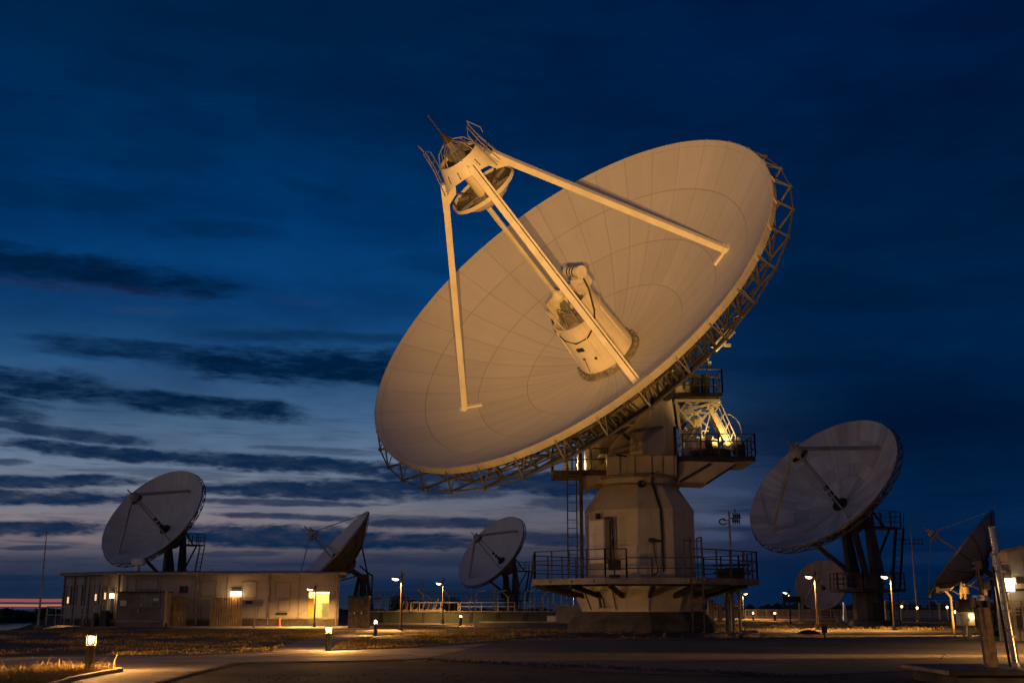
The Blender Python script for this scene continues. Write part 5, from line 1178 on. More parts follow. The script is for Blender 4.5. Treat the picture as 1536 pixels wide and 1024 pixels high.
# ================================================================== lamps
def make_post(h=3.0):
    t = thing('street_lamp', (0, 0, 0), '', 'street lamp', 'street lamps across the site')
    s = MB(); s.tube((0, 0, .25), (0, 0, h), .062, 10, .05); s.build('pole', M_brown, t)
    s = MB(); s.box((0, 0, .03), (.3, .3, .06)); s.tube((0, 0, .05), (0, 0, .3), .09, 10); s.build('base', M_dark, t)
    s = MB(); s.bar((.08, 0, h - .05), (-.22, 0, h - .09), .07, .06); s.box((0, 0, h + .04), (.12, .12, .14)); s.tube((0, 0, h + .1), (0, 0, h + .3), .025, 6); s.box((.1, 0, h + .12), (.16, .05, .04)); s.build('bracket', M_dark, t)
    s = MB(); s.lathe([(.03, .07), (.16, .03), (.19, -.03), (.17, -.035), (.02, -.02)], 14, Matrix.Translation((-.34, 0, h - .10)) @ Matrix.Rotation(radians(8), 4, 'Y') @ Matrix.Diagonal((1.15, .9, 1, 1))); hd_ = s.build('lamp_head', M_dark, t)
    s = MB(); s.lathe([(.165, -.03), (.15, -.09), (.09, -.14), (.001, -.155)], 10, Matrix.Translation((-.34, 0, h - .10)) @ Matrix.Rotation(radians(8), 4, 'Y') @ Matrix.Diagonal((1.15, .9, 1, 1))); s.build('lens', E_head, hd_)
    light('lamp_light', 'SPOT', (-.34, 0, h - .29), 2800, WARM, t, spot_size=radians(165), spot_blend=.6, shadow_soft_size=.12)
    return t


POST = make_post()
posts = [  # px of foot, py of foot, py of top, flip, label
    (601, 945, 863, 0, 'street lamp at the junction of the two lawns, nearest the lit footpath'), (664, 934.5, 871, 0, 'street lamp against the green grey wall between two fence posts'),
    (471, 940, 880, 0, 'street lamp standing before the brightly lit doorway of the building'), (1227, 944.5, 860, 0, 'street lamp in front of the small round dish on the grass strip'),
    (1342, 944.5, 860, 0, 'street lamp right of the grey dish pedestal'), (1186, 936, 886, 0, 'shorter street lamp with a box on its pole, left of the small round dish'),
    (1115, 928, 888, 1, 'street lamp with its head turned right, beyond the wire cage'), (861, 925, 887, 0, 'far street lamp close behind the left side of the big pedestal')]
for i, (px, py, pt, flip, lab) in enumerate(posts):
    o = POST if i == 0 else copy_tree(POST); g_ = gnd(px, py); o.location = g_; o['label'] = lab; hh = (at(px, pt, g_.y).z) / 3.02; o.scale = (1, 1, hh)
    if flip: o.rotation_euler = (0, 0, pi)
    elif i: o.rotation_euler = (0, 0, random.uniform(-.25, .25))
o = copy_tree(POST); o.location = (15.6, 30.5, 0); o['label'] = 'assumed street lamp just outside the right edge lighting the asphalt yard'; o.rotation_euler = (0, 0, 0)  # off-frame lamp, assumed for the light on the yard
o = copy_tree(POST); o.location = (19.8, 37.0, 0); o['label'] = 'added street lamp out of view at the right, before the pale service building'; o.rotation_euler = (0, 0, 0)  # added off-frame lamp for the aerial dishes and the far yard
t = thing('junction_box', gnd(1186, 936) + Vector((.18, -.1, 1.55)), 'dark box fixed to the shorter street lamp pole', 'junction box'); s = MB(); s.box((0, 0, .2), (1.1, .3, .42)); s.build('housing', M_dark, t); s = MB(); s.box((-.6, 0, .2), (.18, .2, 1.1)); s.build('bracket', M_dark, t)


def make_bollard(h=.78):
    t = thing('light_bollard', (0, 0, 0), '', 'light bollard', 'light bollards beside the paths')
    s = MB(); s.lathe([(.085, 0), (.085, h * .70), (.10, h * .70), (.10, h * .73), (.06, h * .73)], 14); s.lathe([(.12, 0), (.12, .03), (.085, .035)], 14); s.build('post', M_dark, t)
    s = MB(); s.lathe([(.105, h * .985), (.11, h), (.08, h * 1.02), (.001, h * 1.03)], 14); s.lathe([(.105, h * .985), (.001, h * .984)], 14)
    for w in range(4): a = w * pi / 2 + .6; s.tube((.095 * cos(a), .095 * sin(a), h * .73), (.095 * cos(a), .095 * sin(a), h * .99), .011, 6)
    s.build('lamp_cage', M_dark, t)
    s = MB(); s.lathe([(.055, h * .78), (.055, h * .965)], 8, cap0=True, cap1=True); s.build('lens', E_lamp, t)
    light('lamp_light', 'POINT', (0, 0, h * .87), 1300, WARM, t, shadow_soft_size=.10)
    return t


BOL = make_bollard()
bols = [(133, 1008, 950, 'nearest light bollard, standing in tufted grass at the bottom left'), (492, 976.5, 938, 'light bollard at the fork of the road and the footpath'), (563, 953, 928.5, 'light bollard beside the footpath before the cable cabinet'),
        (691, 938, 921.5, 'light bollard before the long green grey wall'), (852.5, 931, 917.5, 'light bollard beside the pale wall end left of the big pedestal'), (95, 936, 912, 'light bollard left of the long building by the water'),
        (1162.5, 930.5, 917, 'light bollard far off between the big pedestal and the small round dish'), (1130, 930, 917, 'light bollard far off behind the wire cage lamp')]
for i, (px, py, pt, lab) in enumerate(bols):
    o = BOL if i == 0 else copy_tree(BOL); g_ = gnd(px, py); g_.z = 0 if g_.y < 60 or px > 100 else height(g_.x, g_.y); o.location = g_; o['label'] = lab; k = (at(px, pt, g_.y).z - 0.0) / .80; o.scale = (max(1, k * .8), max(1, k * .8), k)
o = copy_tree(BOL); o.location = (11.6, 17.4, 0); o['label'] = 'added light bollard out of view at the right, lighting the foreground posts'  # unseen extra bollard, put in to brighten the foreground posts

# ================================================================== walls and fences in the middle distance
Yw = 92.0; k = Yw / 1700
W_ = lambda px, py: at(px, py, Yw)
x0, x1 = W_(540, 920).x, W_(862, 920).x; zt = W_(700, 917.5).z
t = thing('boundary_wall', ((x0 + x1) / 2, Yw, 0), 'long low green grey wall with a pale coping behind the lawn', 'wall'); ox = t.location.x
s = MB(); s.box((0, .15, zt / 2 - .2), (x1 - x0, .3, zt + .3)); wb = s.build('wall', M_wall, t)
s = MB(); s.box((0, .15, zt + .05), (x1 - x0 + .1, .5, .10)); s.build('coping', M_conc, t)
s = MB()
for px in (573, 635, 706, 746, 787, 831): s.box((W_(px, 920).x - ox, -.03, zt / 2), (.22, .08, zt))
s.build('buttress', M_dark, wb)
s = MB(); s.box((W_(790, 932).x - ox, -.25, .05), (x1 - W_(720, 930).x, .5, .12)); s.build('foot_kerb', M_conc, t)
a, b = W_(819, 928), W_(839, 934); t2 = thing('low_sign', ((a.x + b.x) / 2, Yw - .4, 0), 'small pale lit panel leaning low against the green grey wall', 'panel')
s = MB(); s.box((-.12, 0, .3), ((b.x - a.x) * .62, .06, .46)); s.box(((b.x - a.x) * .36, 0, .36), ((b.x - a.x) * .3, .06, .6)); s.build('board', M_strut, t2); s = MB(); s.bar((-.4, .1, 0), (-.4, .02, .4), .05); s.bar((.4, .1, 0), (.4, .02, .4), .05); s.build('leg', M_galv, t2)
a = W_(861, 920); t3 = thing('pale_wall', (a.x - .3, Yw - 2.5, 0), 'short pale wall end close to the left of the big pedestal', 'wall'); s = MB(); s.box((0, 0, .6), (2.4, .3, 1.25)); s.build('wall', M_conc, t3); s = MB(); s.box((0, 0, 1.26), (2.5, .4, .08)); s.build('coping', M_conc, t3)


def guard_rail(xs_, zlo, zhi, Y, label, rails=2, rr=.06):
    t = thing('guard_rail', (xs_[0], Y, 0), label, 'guard rail'); s = MB()
    for i in range(rails): z = zhi - (zhi - zlo) * .45 * i; s.bar((0, 0, z), (xs_[-1] - xs_[0], 0, z), rr)
    s.build('rail', M_post, t)
    for x in xs_: s = MB(); s.bar((x - xs_[0], 0, zlo), (x - xs_[0], 0, zhi), rr * 1.1); s.build('post', M_post, t)
    return t
guard_rail([W_(px, 910).x for px in (616, 629, 661, 690)], zt + .06, W_(640, 903).z, Yw + .15, 'short tan guard rail on the wall, left of the street lamp', 1)
guard_rail([W_(px, 910).x for px in (687, 722, 747, 772)], zt + .06, W_(640, 903).z, Yw + .15, 'longer tan guard rail on the wall, under the small pale dish', 2)
guard_rail([W_(px, 910).x for px in (792, 812, 832, 858)], zt + .06, W_(640, 907).z, Yw + 3.2, 'low guard rail behind the wall near the big pedestal', 1, .05)


def wire_fence(name_lab, posts_, Y, zb0, m=M_post, wires=(1.5, 2.0, 2.4), wx=None):
    """posts_: (px, top py, arm) arm: -1 left, 1 right, 2 both, 3 curved right, 0 none"""
    P = [at(px, py, Y) for px, py, a in posts_]; t = thing('security_fence', (P[0].x, Y, 0), name_lab, 'fence'); ox = P[0].x
    for p, (px, py, a) in zip(P, posts_):
        s = MB(); x = p.x - ox; top = p.z; s.tube((x, 0, zb0), (x, 0, top - .25), .06, 8)
        if a in (-1, 2): s.bar((x, 0, top - .3), (x - .42, 0, top + .12), .07)
        if a in (1, 2): s.bar((x, 0, top - .3), (x + .42, 0, top + .12), .07)
        if a == 3: s.path([(x, 0, top - .3), (x + .05, 0, top - .05), (x + .2, 0, top + .1), (x + .8, 0, top + .16)], .05)
        if a == 0: s.tube((x, 0, top - .3), (x, 0, top), .05, 6)
        s.build('fence_post', m, t)
    xa, xb = (min(p.x for p in P) - .3, max(p.x for p in P) + .3) if wx is None else wx
    s = MB(); zt_ = P[0].z
    for q in (0.0, .12, .3, .6, .9): s.tube((xa - ox, -.03, zt_ - q), (xb - ox, -.03, zt_ - q + .05), .010, 4)
    s.build('barbed_wire', M_dark, t); return t
wire_fence('wire fence of pale angled posts standing on the long wall', [(568, 890, 0), (581, 896, 0), (609, 891, 0), (635, 886, -1), (646, 893, 2), (674, 888, -1), (704, 893, -1), (714, 888, 3), (742, 902, -1), (746, 888, 3), (762, 890, -1), (787, 888, 3), (814, 889, 1), (830, 886, 0), (842, 890, 3)], 96, .9, wx=(at(548, 900, 96).x, at(866, 900, 96).x))
wire_fence('far dark wire fence behind the pale posts', [(575, 886, -1), (590, 884, 0), (600, 888, 0), (634, 868, 0), (672, 879, -1), (707, 882, 0), (742, 878, -1), (802, 885, 1), (795, 890, 0), (822, 884, 1), (850, 886, 0)], 118, 0, M_galv, wx=(at(548, 900, 118).x, at(866, 900, 118).x))
# brushwood behind the wall: bare bushes
for px, hh, lab in ((598, 894, 'bare leafless bush behind the wall right of the dark cabinet'), (618, 900, 'low bare bush behind the wall under the first guard rail'), (676, 897, 'dense dark bush behind the wall beside the street lamp')):
    c = at(px, 917, 104); t = thing('bush', (c.x, 104, 0), lab, 'bush'); ht = at(px, hh, 104).z; s = MB()
    for i in range(60):
        a = random.random() * 6.28; r = random.uniform(.1, 1.1); q = Vector((cos(a) * r, sin(a) * r, ht * random.uniform(.5, 1))); mid = Vector((q.x * .35, q.y * .35, q.z * .5)); s.path([(q.x * .1, q.y * .1, 0), mid, q], .018, 4); s.tube(mid, q + Vector((random.uniform(-.5, .5), 0, -.2)), .012, 4)
    s.build('stem', M_wood, t)
    s = MB()
    for i in range(500):
        a = random.random() * 6.28; r = random.uniform(0, 1.2); z = ht * random.uniform(.25, 1.0); p = Vector((cos(a) * r * (1.1 - .4 * z / ht), sin(a) * r, z)); d = random.uniform(.05, .12); s.add([p, p + Vector((d, random.uniform(-d, d), d)), p + Vector((-d * .3, random.uniform(-d, d), d))], [(0, 1, 2)])
    s.build('foliage', M_tree, t)
# pale tubes and valves on the wall, left
t = thing('pipe_manifold', (W_(622, 917).x, Yw + .4, zt + .1), 'tangle of bent pale pipes on the wall under the guard rail', 'pipes')
s = MB()
for i in range(7): x = -1.0 + i * .42; s.path([(x - .35, 0, 0), (x - .1, .1, .15), (x, 0, .45), (x + .1 * (-1) ** i, .1, .75)], .06, 6)
s.build('pipe', M_tan, t); s = MB(); s.box((.2, .15, .05), (3.2, .3, .12)); s.build('base_rail', M_galv, t)
t = thing('pipe_manifold', (W_(654, 917).x, Yw + .4, zt + .1), 'two bent pale pipes on the wall left of the street lamp', 'pipes')
s = MB()
for x in (0, .4): s.path([(x - .35, 0, 0), (x - .1, .1, .2), (x + .1, 0, .7), (x + .12, 0, .95)], .06, 6)
s.build('pipe', M_tan, t); s = MB(); s.box((.1, .1, .05), (1.2, .3, .1)); s.build('base_rail', M_galv, t)

# fences and pale concrete far behind on the right
def far_fence(px0, px1, Y, ptop, pbot, label, n, m=M_tan, mesh=True):
    a, b = at(px0, 920, Y), at(px1, 920, Y); zt_, zb__ = at(px0, ptop, Y).z, max(0, at(px0, pbot, Y).z); t = thing('panel_fence', (a.x, Y, 0), label, 'fence'); w = b.x - a.x
    s = MB(); s.bar((0, 0, zt_), (w, 0, zt_), .07); s.bar((0, 0, zb__ + .1), (w, 0, zb__ + .1), .06); s.build('rail', m, t)
    for i in range(n + 1): s = MB(); s.bar((w * i / n, 0, 0), (w * i / n, 0, zt_), .08); s.build('fence_post', m, t)
    if mesh:
        s = MB(); q = int(w / .35)
        for i in range(q): s.bar((w * i / q, .02, zb__ + .1), (w * i / q, .02, zt_), .02)
        for z in range(1, 5): s.bar((0, .03, zb__ + (zt_ - zb__) * z / 5), (w, .03, zb__ + (zt_ - zb__) * z / 5), .02)
        s.build('mesh', M_galv, t)
    return t
far_fence(1118, 1262, 122, 914, 926, 'tan mesh fence far behind between the big pedestal and the round dish', 9)
far_fence(1310, 1480, 118, 900, 926, 'tall mesh fence far behind right of the grey dish', 10, M_galv)
t = wire_fence('wire fence of pale Y shaped posts at the far right', [(1316, 897, 0), (1327, 899, 0), (1350, 902, 1), (1376, 900, -1), (1408, 901, -1), (1421, 906, 0), (1464, 905, -1)], 108, 0, M_post)
x_, y_ = at(1450, 915, 104).x, 104
t = thing('pale_bank', (at(1300, 925, 128).x, 128, 0), 'long low pale concrete bank far behind the grass strip', 'wall'); s = MB(); s.box((0, 0, .35), (46, 1.0, .8)); s.build('wall', M_conc, t); s = MB(); s.box((0, 0, .8), (46.2, 1.2, .1)); s.build('coping', M_conc, t)
# pale twin posts left of the round dish
t = thing('twin_post', gnd(1203, 934), 'pair of short pale posts standing before the small round dish', 'posts'); kk = t.location.y / 1700
for dx, hh in ((-2.2, 40), (2.2, 36)): s = MB(); s.tube((dx * kk, 0, 0), (dx * kk, 0, hh * kk), 2.0 * kk, 8); s.build('post', M_conc, t)
s = MB(); s.bar((-2.2 * kk, 0, 36 * kk), (2.2 * kk, 0, 35 * kk), .08); s.build('crossbar', M_galv, t)
t = thing('pipe_stand', gnd(1262, 933), 'bent pale pipe stand at the foot of the grey dish pedestal', 'pipe'); kk = t.location.y / 1700
s = MB(); s.path([(-4 * kk, 0, 0), (-5 * kk, 0, 5 * kk), (-9 * kk, 0, 14 * kk)], .12, 8); s.path([(-6 * kk, 0, 4 * kk), (3 * kk, 0, 1 * kk)], .1, 8); s.build('pipe', M_tan, t); s = MB(); s.prism([(4 * kk, 0, 0), (9 * kk, 0, 0), (8 * kk, 0, 26 * kk), (6 * kk, 0, 28 * kk)], None, (0, .4, 0)); s.build('bracket', M_strut, t)

# wire cage and mast right of the big pedestal
Yc = 66.0; kc = Yc / 1700
t = thing('wire_cage', (at(1085, 935, Yc).x, Yc, 0), 'barred wire cage of upright bars right of the big pedestal', 'cage'); z0, z1 = 0, at(1085, 887, Yc).z
for px in (1064, 1092, 1097, 1110): s = MB(); s.bar(((px - 1085) * kc, 0, 0), ((px - 1085) * kc, 0, z1 if px < 1110 else z1 + .1), .16 if px == 1092 else .1); s.build('frame_post', M_tan if px in (1092,) else M_galv, t)
s = MB()
for z in (z1, z1 * .62, .35): s.bar((-22 * kc, 0, z), (25 * kc, 0, z), .06)
for i in range(12): s.bar(((-20 + i * 4.0) * kc, .05, .3), ((-20 + i * 4.0) * kc, .05, z1 * .95), .03)
s.build('bars', M_galv, t)
s = MB(); s.box((-16 * kc, .3, z1 * .5), (7 * kc, .3, z1 * .6)); s.box((-4 * kc, .3, z1 * .42), (6 * kc, .3, z1 * .5)); s.build('equipment_box', M_conc, t)
g_ = gnd(1101, 947); t = thing('antenna_mast', g_, 'slim mast with a ring and small yagi aerials right of the big pedestal', 'mast'); Ym = g_.y; km = Ym / 1700; zm = lambda py: at(1097, py, Ym).z
s = MB(); s.tube((0, 0, 0), ((1094.5 - 1101) * km * 0, 0, zm(766)), .085, 10, .05); s.build('pole', M_galv, t)
s = MB()
for i in range(14): a, b = radians(60 + i * 20), radians(80 + i * 20); s.tube((-9 * km + 6 * km * cos(a), 0, zm(782) + 4 * km * sin(a)), (-9 * km + 6 * km * cos(b), 0, zm(782) + 4 * km * sin(b)), .045, 6)
s.bar((-9 * km, 0, zm(780)), (0, 0, zm(780)), .06); s.build('loop_aerial', M_galv, t)
s = MB(); s.bar((0, 0, zm(777)), (18 * km, 0, zm(776)), .06)
for q in (6, 9, 12, 15): s.bar((q * km, -.3, zm(777) + .15), (q * km, .3, zm(777) - .15), .05); s.bar((q * km, 0, zm(777) - .3), (q * km, 0, zm(777) + .3 + .2 * (q == 9)), .05)
s.build('yagi_aerial', M_dark, t)
s = MB(); s.tube((9 * km, 0, 0), (9 * km, 0, zm(884)), .07, 8); s.tube((-9 * km, 0, 0), (-9 * km, 0, zm(887)), .11, 8); s.tube((-3 * km, .3, .0), (-3 * km, .3, zm(893)), .06, 8); s.bar((-9 * km, 0, zm(890)), (9 * km, 0, zm(888)), .06); s.build('side_post', M_galv, t)
g_ = gnd(1125, 952); t = thing('concrete_block', g_, 'long dark concrete block lying on the yard edge right of the big pedestal', 'block'); kk = g_.y / 1700; mb = MB(); mb.box((0, 0, 3.4 * kk), (21 * kk, .7, 6.8 * kk)); mb.build('block', M_dconc, t, bevel=.05); s = MB(); s.tube((-6 * kk, 0, 6.8 * kk), (-6 * kk, 0, 7.6 * kk), .05, 6); s.tube((6 * kk, 0, 6.8 * kk), (6 * kk, 0, 7.6 * kk), .05, 6); s.build('lifting_eye', M_dark, t)
g_ = gnd(1237, 956); t = thing('small_sign', g_, 'small dark sign plate on a short stake at the yard edge', 'sign'); kk = g_.y / 1700; s = MB(); s.box((0, 0, .0 + 6 * kk), (.06, .06, 12 * kk)); s.build('stake', M_dark, t); s = MB(); s.box((0, -.04, 12 * kk), (8 * kk, .04, 11 * kk)); s.build('plate', M_dark, t)
g_ = gnd(1213, 950.5); mb = MB(); vs = []
mb.lathe([(.5, 0), (.42, .1), (.2, .2), (.01, .22)], 9, Matrix.Diagonal((1.2, .7, .9, 1)), smooth=True); o = mb.build('earth_heap', M_soil); o.location = g_; tag(o, 'small heap of dark earth on the lit far edge of the yard', 'heap')
for px, py, lab, col_ in ((745, 949.5, 'pale stones in a line on the lawn before the wall', 0),):
    g_ = gnd(px - 40, py); s = MB()
    for i in range(9): c = (i * .16 + random.uniform(-.04, .04), random.uniform(-.1, .1), .03); s.box(c, (.13, .1, .07), Matrix.Rotation(random.random(), 3, 'Z'))
    o = s.build('stones', M_conc); o.location = g_; tag(o, lab, 'stones', kind='stuff')

# ================================================================== right edge
g_ = gnd(1377, 932); Ym = g_.y; km = Ym / 1700; t = thing('antenna_mast', g_, 'very tall thin mast with a wide cross aerial at the right', 'mast'); zm = lambda py: at(1371, py, Ym).z
s = MB(); s.tube((0, 0, 0), (-.0, 0, zm(808)), .10, 8, .06); s.tube((0, 0, zm(808)), (0, 0, zm(785)), .045, 6, .02); s.build('pole', M_galv, t)
s = MB(); 
for z in (809, 815): s.bar((-16 * km, 0, zm(z)), (16 * km, 0, zm(z)), .06)
for q in (-16, -10, -4, 4, 10, 16): s.bar((q * km, 0, zm(815) - .1), (q * km, 0, zm(807)), .05)
s.build('cross_aerial', M_dark, t)
# small lit horn dishes on poles
for px, pc, pf, Y, sgn, lab in ((1449, 885, 946, 52, 1, 'small lit aerial dish on a pole above the pale equipment cabinet'), (1480, 878, 942, 50, 1, 'small lit aerial dish on a pole close to the foreground posts')):
    k_ = Y / 1700; g_ = at(px, pf, Y); t = thing('aerial_dish', (g_.x, Y, 0), lab, 'aerial dish', 'small aerial dishes at the right'); zc = at(px, pc, Y).z
    Mx = Matrix.Translation((0, 0, zc)) @ Matrix.Rotation(radians(-25), 4, 'Z') @ Matrix.Rotation(radians(-84), 4, 'Y')
    s = MB(); s.lathe([(13.5 * k_, 3 * k_), (9 * k_, .8 * k_), (4 * k_, 0), (.001, -.1 * k_)], 28, Mx, smooth=True); s.lathe([(13.5 * k_, 3 * k_), (14.2 * k_, 2.6 * k_), (13.5 * k_, 1.6 * k_), (9 * k_, -.4 * k_), (.001, -1.2 * k_)], 28, Mx, smooth=True); s.build('reflector', M_tan, t)
    s = MB()
    for w in (0, 120, 240): s.tube(Mx @ Vector((12 * k_ * cos(radians(w)), 12 * k_ * sin(radians(w)), 2.6 * k_)), Mx @ Vector((0, 0, 17 * k_)), .035, 6)
    s.tube(Mx @ Vector((0, 0, 15 * k_)), Mx @ Vector((0, 0, 21 * k_)), .07, 8); s.build('feed_arm', M_tan, t)
    s = MB(); s.tube((.1, 0, 0), (.1, 0, zc + .3), .07, 10); s.box((.12, 0, zc), (.3, .3, .3)); s.build('pole', M_tan, t)
k_ = 52 / 1700; g_ = at(1427, 946, 52); t = thing('lamp_stand', (g_.x, 52, 0), 'bent pale stand with a bar across its top left of the small aerial dishes', 'stand')
zq = lambda py: at(1430, py, 52).z
s = MB(); s.path([(.1, 0, 0), (.1, 0, zq(895)), (-.05, 0, zq(888)), (-.15, 0, zq(885))], .06, 8); s.build('post', M_tan, t); s = MB(); s.box((-.25, 0, zq(884)), (.65, .12, .12)); s.box((-.5, 0, zq(884)), (.14, .2, .25)); s.build('bar', M_dark, t)
_u = at(1472, 946, 50.7); floodlight((_u.x, 49.2, 0), at(1455, 884, 52.2), 1500, radians(80), .6, 'small added ground floodlight lighting the two small aerial dishes from below', radius=.05)  # added uplight that warms the two aerial dishes
# equipment cabinet with its dark upper unit
k_ = 50 / 1700; g_ = at(1450, 951, 50); t = thing('equipment_cabinet', (g_.x, 50, 0), 'pale equipment cabinet on two legs with a small lit lamp', 'cabinet'); zq = lambda py: at(1450, py, 50).z
s = MB(); s.box((0, 0, (zq(918) + zq(937)) / 2), (21 * k_, .5, 19 * k_)); bd_ = s.build('housing', M_strut, t, bevel=.02)
s = MB(); s.box((-4 * k_, -.26, (zq(918) + zq(937)) / 2), (10 * k_, .03, 16 * k_)); s.box((1.5 * k_, -.28, zq(928)), (.05, .04, .12)); s.build('door', M_conc, bd_)
for dx in (-4, 4): s = MB(); s.bar((dx * k_, 0, 0), (dx * k_, 0, zq(937)), .10); s.build('leg', M_conc, t)
s = MB(); s.box((-2 * k_, 0, zq(909)), (16 * k_, .45, 16 * k_)); s.path([(-8 * k_, 0, zq(902)), (-5 * k_, 0, zq(899)), (6 * k_, 0, zq(900)), (9 * k_, 0, zq(905))], .05); s.bar((11 * k_, 0, zq(937)), (11 * k_, 0, zq(903)), .08); s.build('upper_unit', M_dark, t)
s = MB(); s.box((6 * k_, -.30, zq(924)), (.12, .10, .17)); s.build('lamp', emit('small_lamp_glow', (1, .68, .3), 10), bd_)
light('lamp_light', 'POINT', (7 * k_, -.55, zq(923)), 5, WARM, t, shadow_soft_size=.08)
# scattered small lit fittings by the far fence
for i, (px, py) in enumerate(((1352, 909), (1375, 911), (1420, 910), (1432, 917))):
    Y = 100 - i * 4; p = at(px, py, Y); t = thing('marker_lamp', (p.x, Y, 0), ['small marker lamp on a stake behind the first Y shaped post', 'small marker lamp beside the tall cross aerial mast', 'small marker lamp left of the bent stand', 'low marker lamp under the bent stand'][i], 'lamp', 'marker lamps along the far fence')
    s = MB(); s.tube((0, 0, 0), (0, 0, p.z), .04, 6); s.build('stake', M_dark, t); s = MB(); s.lathe([(.02, -.12), (.09, -.05), (.09, .05), (.02, .09)], 8, Matrix.Translation((0, -.1, p.z))); s.build('lens', emit('marker_lamp_glow', (1, .6, .25), 6), t)
    light('lamp_light', 'POINT', (0, -.4, p.z), 20, WARM, t, shadow_soft_size=.08)

# pale building at the right edge with its wall lamp
Yr = 44.0; q = at(1497, 930, Yr); t = thing('service_building', (q.x, Yr, 0), 'pale service building cut off by the right edge, with a glaring wall lamp', 'building'); ox = q.x
zA_, zB_ = at(1500, 833, Yr).z, at(1536, 825, Yr).z; wdt = 5.0; sl_ = (zB_ - zA_) / (at(1536, 825, Yr).x - at(1500, 833, Yr).x)
s = MB(); s.prism([(0, 0, 0), (wdt, 0, 0), (wdt, 0, zA_ + sl_ * wdt), (0, 0, zA_)], None, (3.6, 7, 0)); wv = s.build('wall', M_bldg, t)
s = MB(); s.prism([(-.15, -.2, zA_ + .0), (wdt, -.2, zA_ + sl_ * wdt), (wdt, -.2, zA_ + sl_ * wdt + .12), (-.15, -.2, zA_ + .12)], None, (3.8, 7.4, 0)); s.build('roof', M_platform, t)
s = MB()
for x in (.55, 1.15, 1.9, 2.7): s.box((x, -.015, (zA_) / 2), (.04, .03, zA_ - .1))
s.build('panel_joint', M_platform, wv)
zq = lambda py: at(1515, py, Yr).z
s = MB()
for py in (901, 906, 911, 916, 921): s.bar((.1, -.35, zq(py)), (2.6, -.35, zq(py)), .05)
for x in (.15, .8, 1.5): s.bar((x, -.35, 0), (x, -.35, zq(899)), .06)
s.build('louvre_rail', M_galv, t)
s = MB(); s.box((1.05, -.2, zq(925)), (.7, .35, .75)); s.box((1.05, -.2, zq(945)), (.15, .2, .5)); s.build('meter_cabinet', M_dconc, t)
s = MB(); s.path([(.25, -.1, zq(889)), (.5, -.2, zq(885)), (.9, -.2, zq(884)), (2.0, -.2, zq(884))], .05); s.build('conduit', M_dark, t)
p = at(1509, 877, Yr); wall_lamp((p.x - .05, Yr - .08, p.z), 'glaring wall lamp on the pale service building', .42, .62, pw=22)
t = thing('wall_camera', (at(1521, 872, Yr).x, Yr - .06, zq(872)), 'small dark camera on the wall beside the glaring lamp', 'camera'); s = MB(); s.bar((0, 0, 0), (0, -.5, .02), .05); s.build('arm', M_galv, t); s = MB(); s.box((0, -.55, .05), (.5, .3, .28)); s.build('housing', M_galv, t, bevel=.04)

# foreground posts on a slab at bottom right
Yf = 20.0; kf = Yf / 1700
c0 = at(1390, 1003, Yf); zt = c0.z
t = thing('concrete_slab', (at(1470, 1003, Yf).x, Yf, 0), 'dark raised concrete slab carrying the foreground posts at bottom right', 'slab')
s = MB(); s.box((.8, .35, zt / 2 - .06), (2.9, 2.1, zt + .04)); s.build('base', M_dconc, t); s = MB(); s.box((.7, .30, zt - .02), (3.1, 2.35, .08)); s.build('top_plate', M_dark, t, bevel=.01)
ux = t.location.x
X_ = lambda px: at(px, 960, Yf).x
t = thing('timber_post', (X_(1486), Yf + .2, zt), 'weathered timber post pair with a pale junction box on top', 'post'); zq = lambda py: at(1486, py, Yf).z - zt
s = MB(); s.bar((X_(1485.5) - X_(1486), 0, 0), (X_(1480) - X_(1486), 0, zq(902)), .085, .10); s.build('post', M_wood, t); s = MB(); s.bar((X_(1497) - X_(1486), .08, 0), (X_(1490) - X_(1486), .08, zq(902)), .12, .10); s.build('post', M_wood, t); s = MB(); s.bar((.20, .16, 0), (.14, .16, zq(905)), .07, .07); s.build('post', M_dark, t)
s = MB(); s.box((-.02, .05, zq(903)), (.26, .22, .17)); s.build('cap_block', M_dark, t); s = MB(); s.box((-.03, 0, zq(896)), (.20, .2, .09)); jb = s.build('junction_box', M_hub, t, bevel=.01)
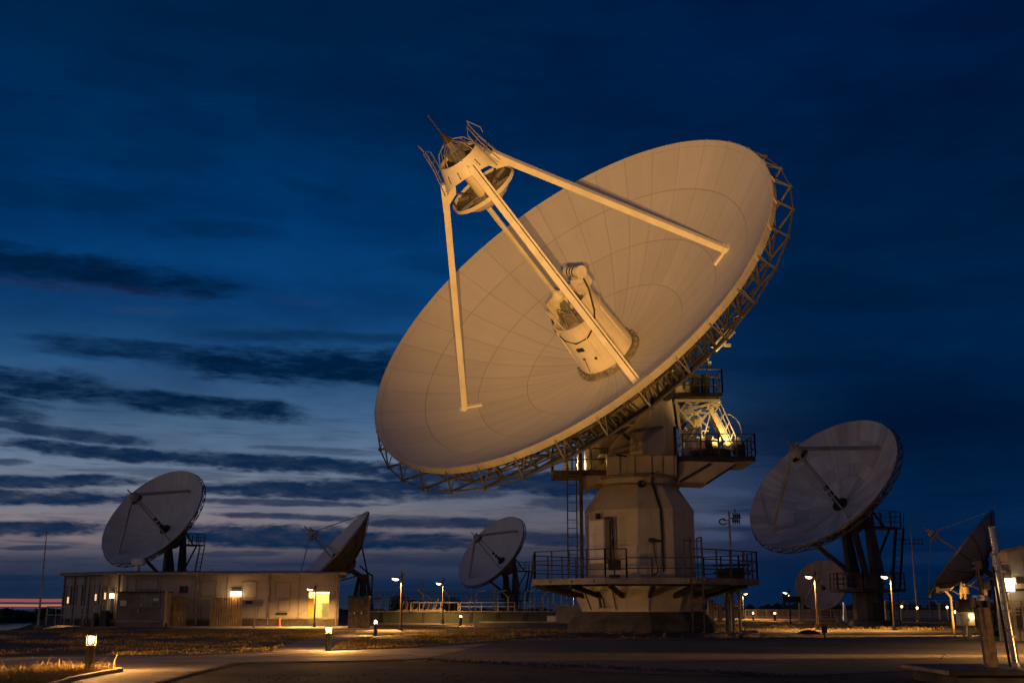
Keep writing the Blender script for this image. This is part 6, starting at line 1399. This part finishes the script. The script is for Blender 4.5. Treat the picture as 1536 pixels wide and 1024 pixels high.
s = MB(); s.tube((.02, .05, zq(893)), (-.03, .05, zq(845)), .03, 8); s.box((-.01, .05, zq(846)), (.12, .10, .14)); s.path([(-.03, .05, zq(850)), (-.12, .05, zq(846)), (-.1, .05, zq(838)), (-.02, .05, zq(836))], .02, 6); s.build('bracket', M_dark, jb)
t = thing('steel_pole', (X_(1513), Yf - .2, zt), 'tall shiny round steel pole with clamp bands in the right foreground', 'pole'); zq = lambda py: at(1500, py, Yf - .2).z - zt
top = Vector((X_(1492.5) - X_(1513) + .04, 0, zq(791)))
s = MB(); s.tube((0, 0, 0), top, .05, 20); pl_ = s.build('pole', M_shinypole, t)
s = MB(); s.tube(top, top + Vector((0, 0, .02)), .062, 20); s.lathe([(.12, 0), (.12, .03), (.07, .05), (.065, .12)], 16)
for f in (.22, .40, .46, .68, .80): c = top * f; s.tube(c, c + Vector((0, 0, .035)), .066, 16); s.box(c + Vector((.075, 0, .015)), (.05, .05, .035))
s.build('clamp_band', M_galv, pl_)
s = MB(); d = Vector((.075, .09, 0)); s.tube(d * 1.2, top * .97 + d, .028, 12); s.tube(Vector((-.075, .05, 0)), top * .72 + Vector((-.075, .05, 0)), .022, 10); s.build('conduit', M_dark, pl_)
s = MB(); s.box(top * .78 + Vector((.10, .02, .02)), (.13, .10, .16)); s.box(top * .76 + Vector((.12, .02, -.04)), (.16, .12, .03)); s.build('clamp_box', M_galv, pl_)
g_ = gnd(1418, 988); mb = MB(); mb.path([(-.12, 0, .01), (-.02, 0, .10), (.03, 0, .12), (.08, 0, .07)], .008, 5); mb.path([(.03, 0, .12), (.10, .05, .12)], .007, 5); mb.box((-.12, 0, .015), (.05, .03, .02)); o = mb.build('dry_twig', M_dark); o.location = g_; tag(o, 'small dry twig lying on the lit asphalt near the slab', 'twig')

# ------------------------------------------------------------------ render settings
sc.render.engine = 'CYCLES'
vs_ = sc.view_settings; vs_.view_transform = 'Standard'; vs_.look = 'None'; vs_.exposure = 0; vs_.gamma = 1; vs_.use_curve_mapping = False
cy = sc.cycles; cy.use_denoising = True; cy.max_bounces = 5; cy.diffuse_bounces = 3; cy.glossy_bounces = 3; cy.transmission_bounces = 2; cy.sample_clamp_indirect = 4.0; cy.use_light_tree = True
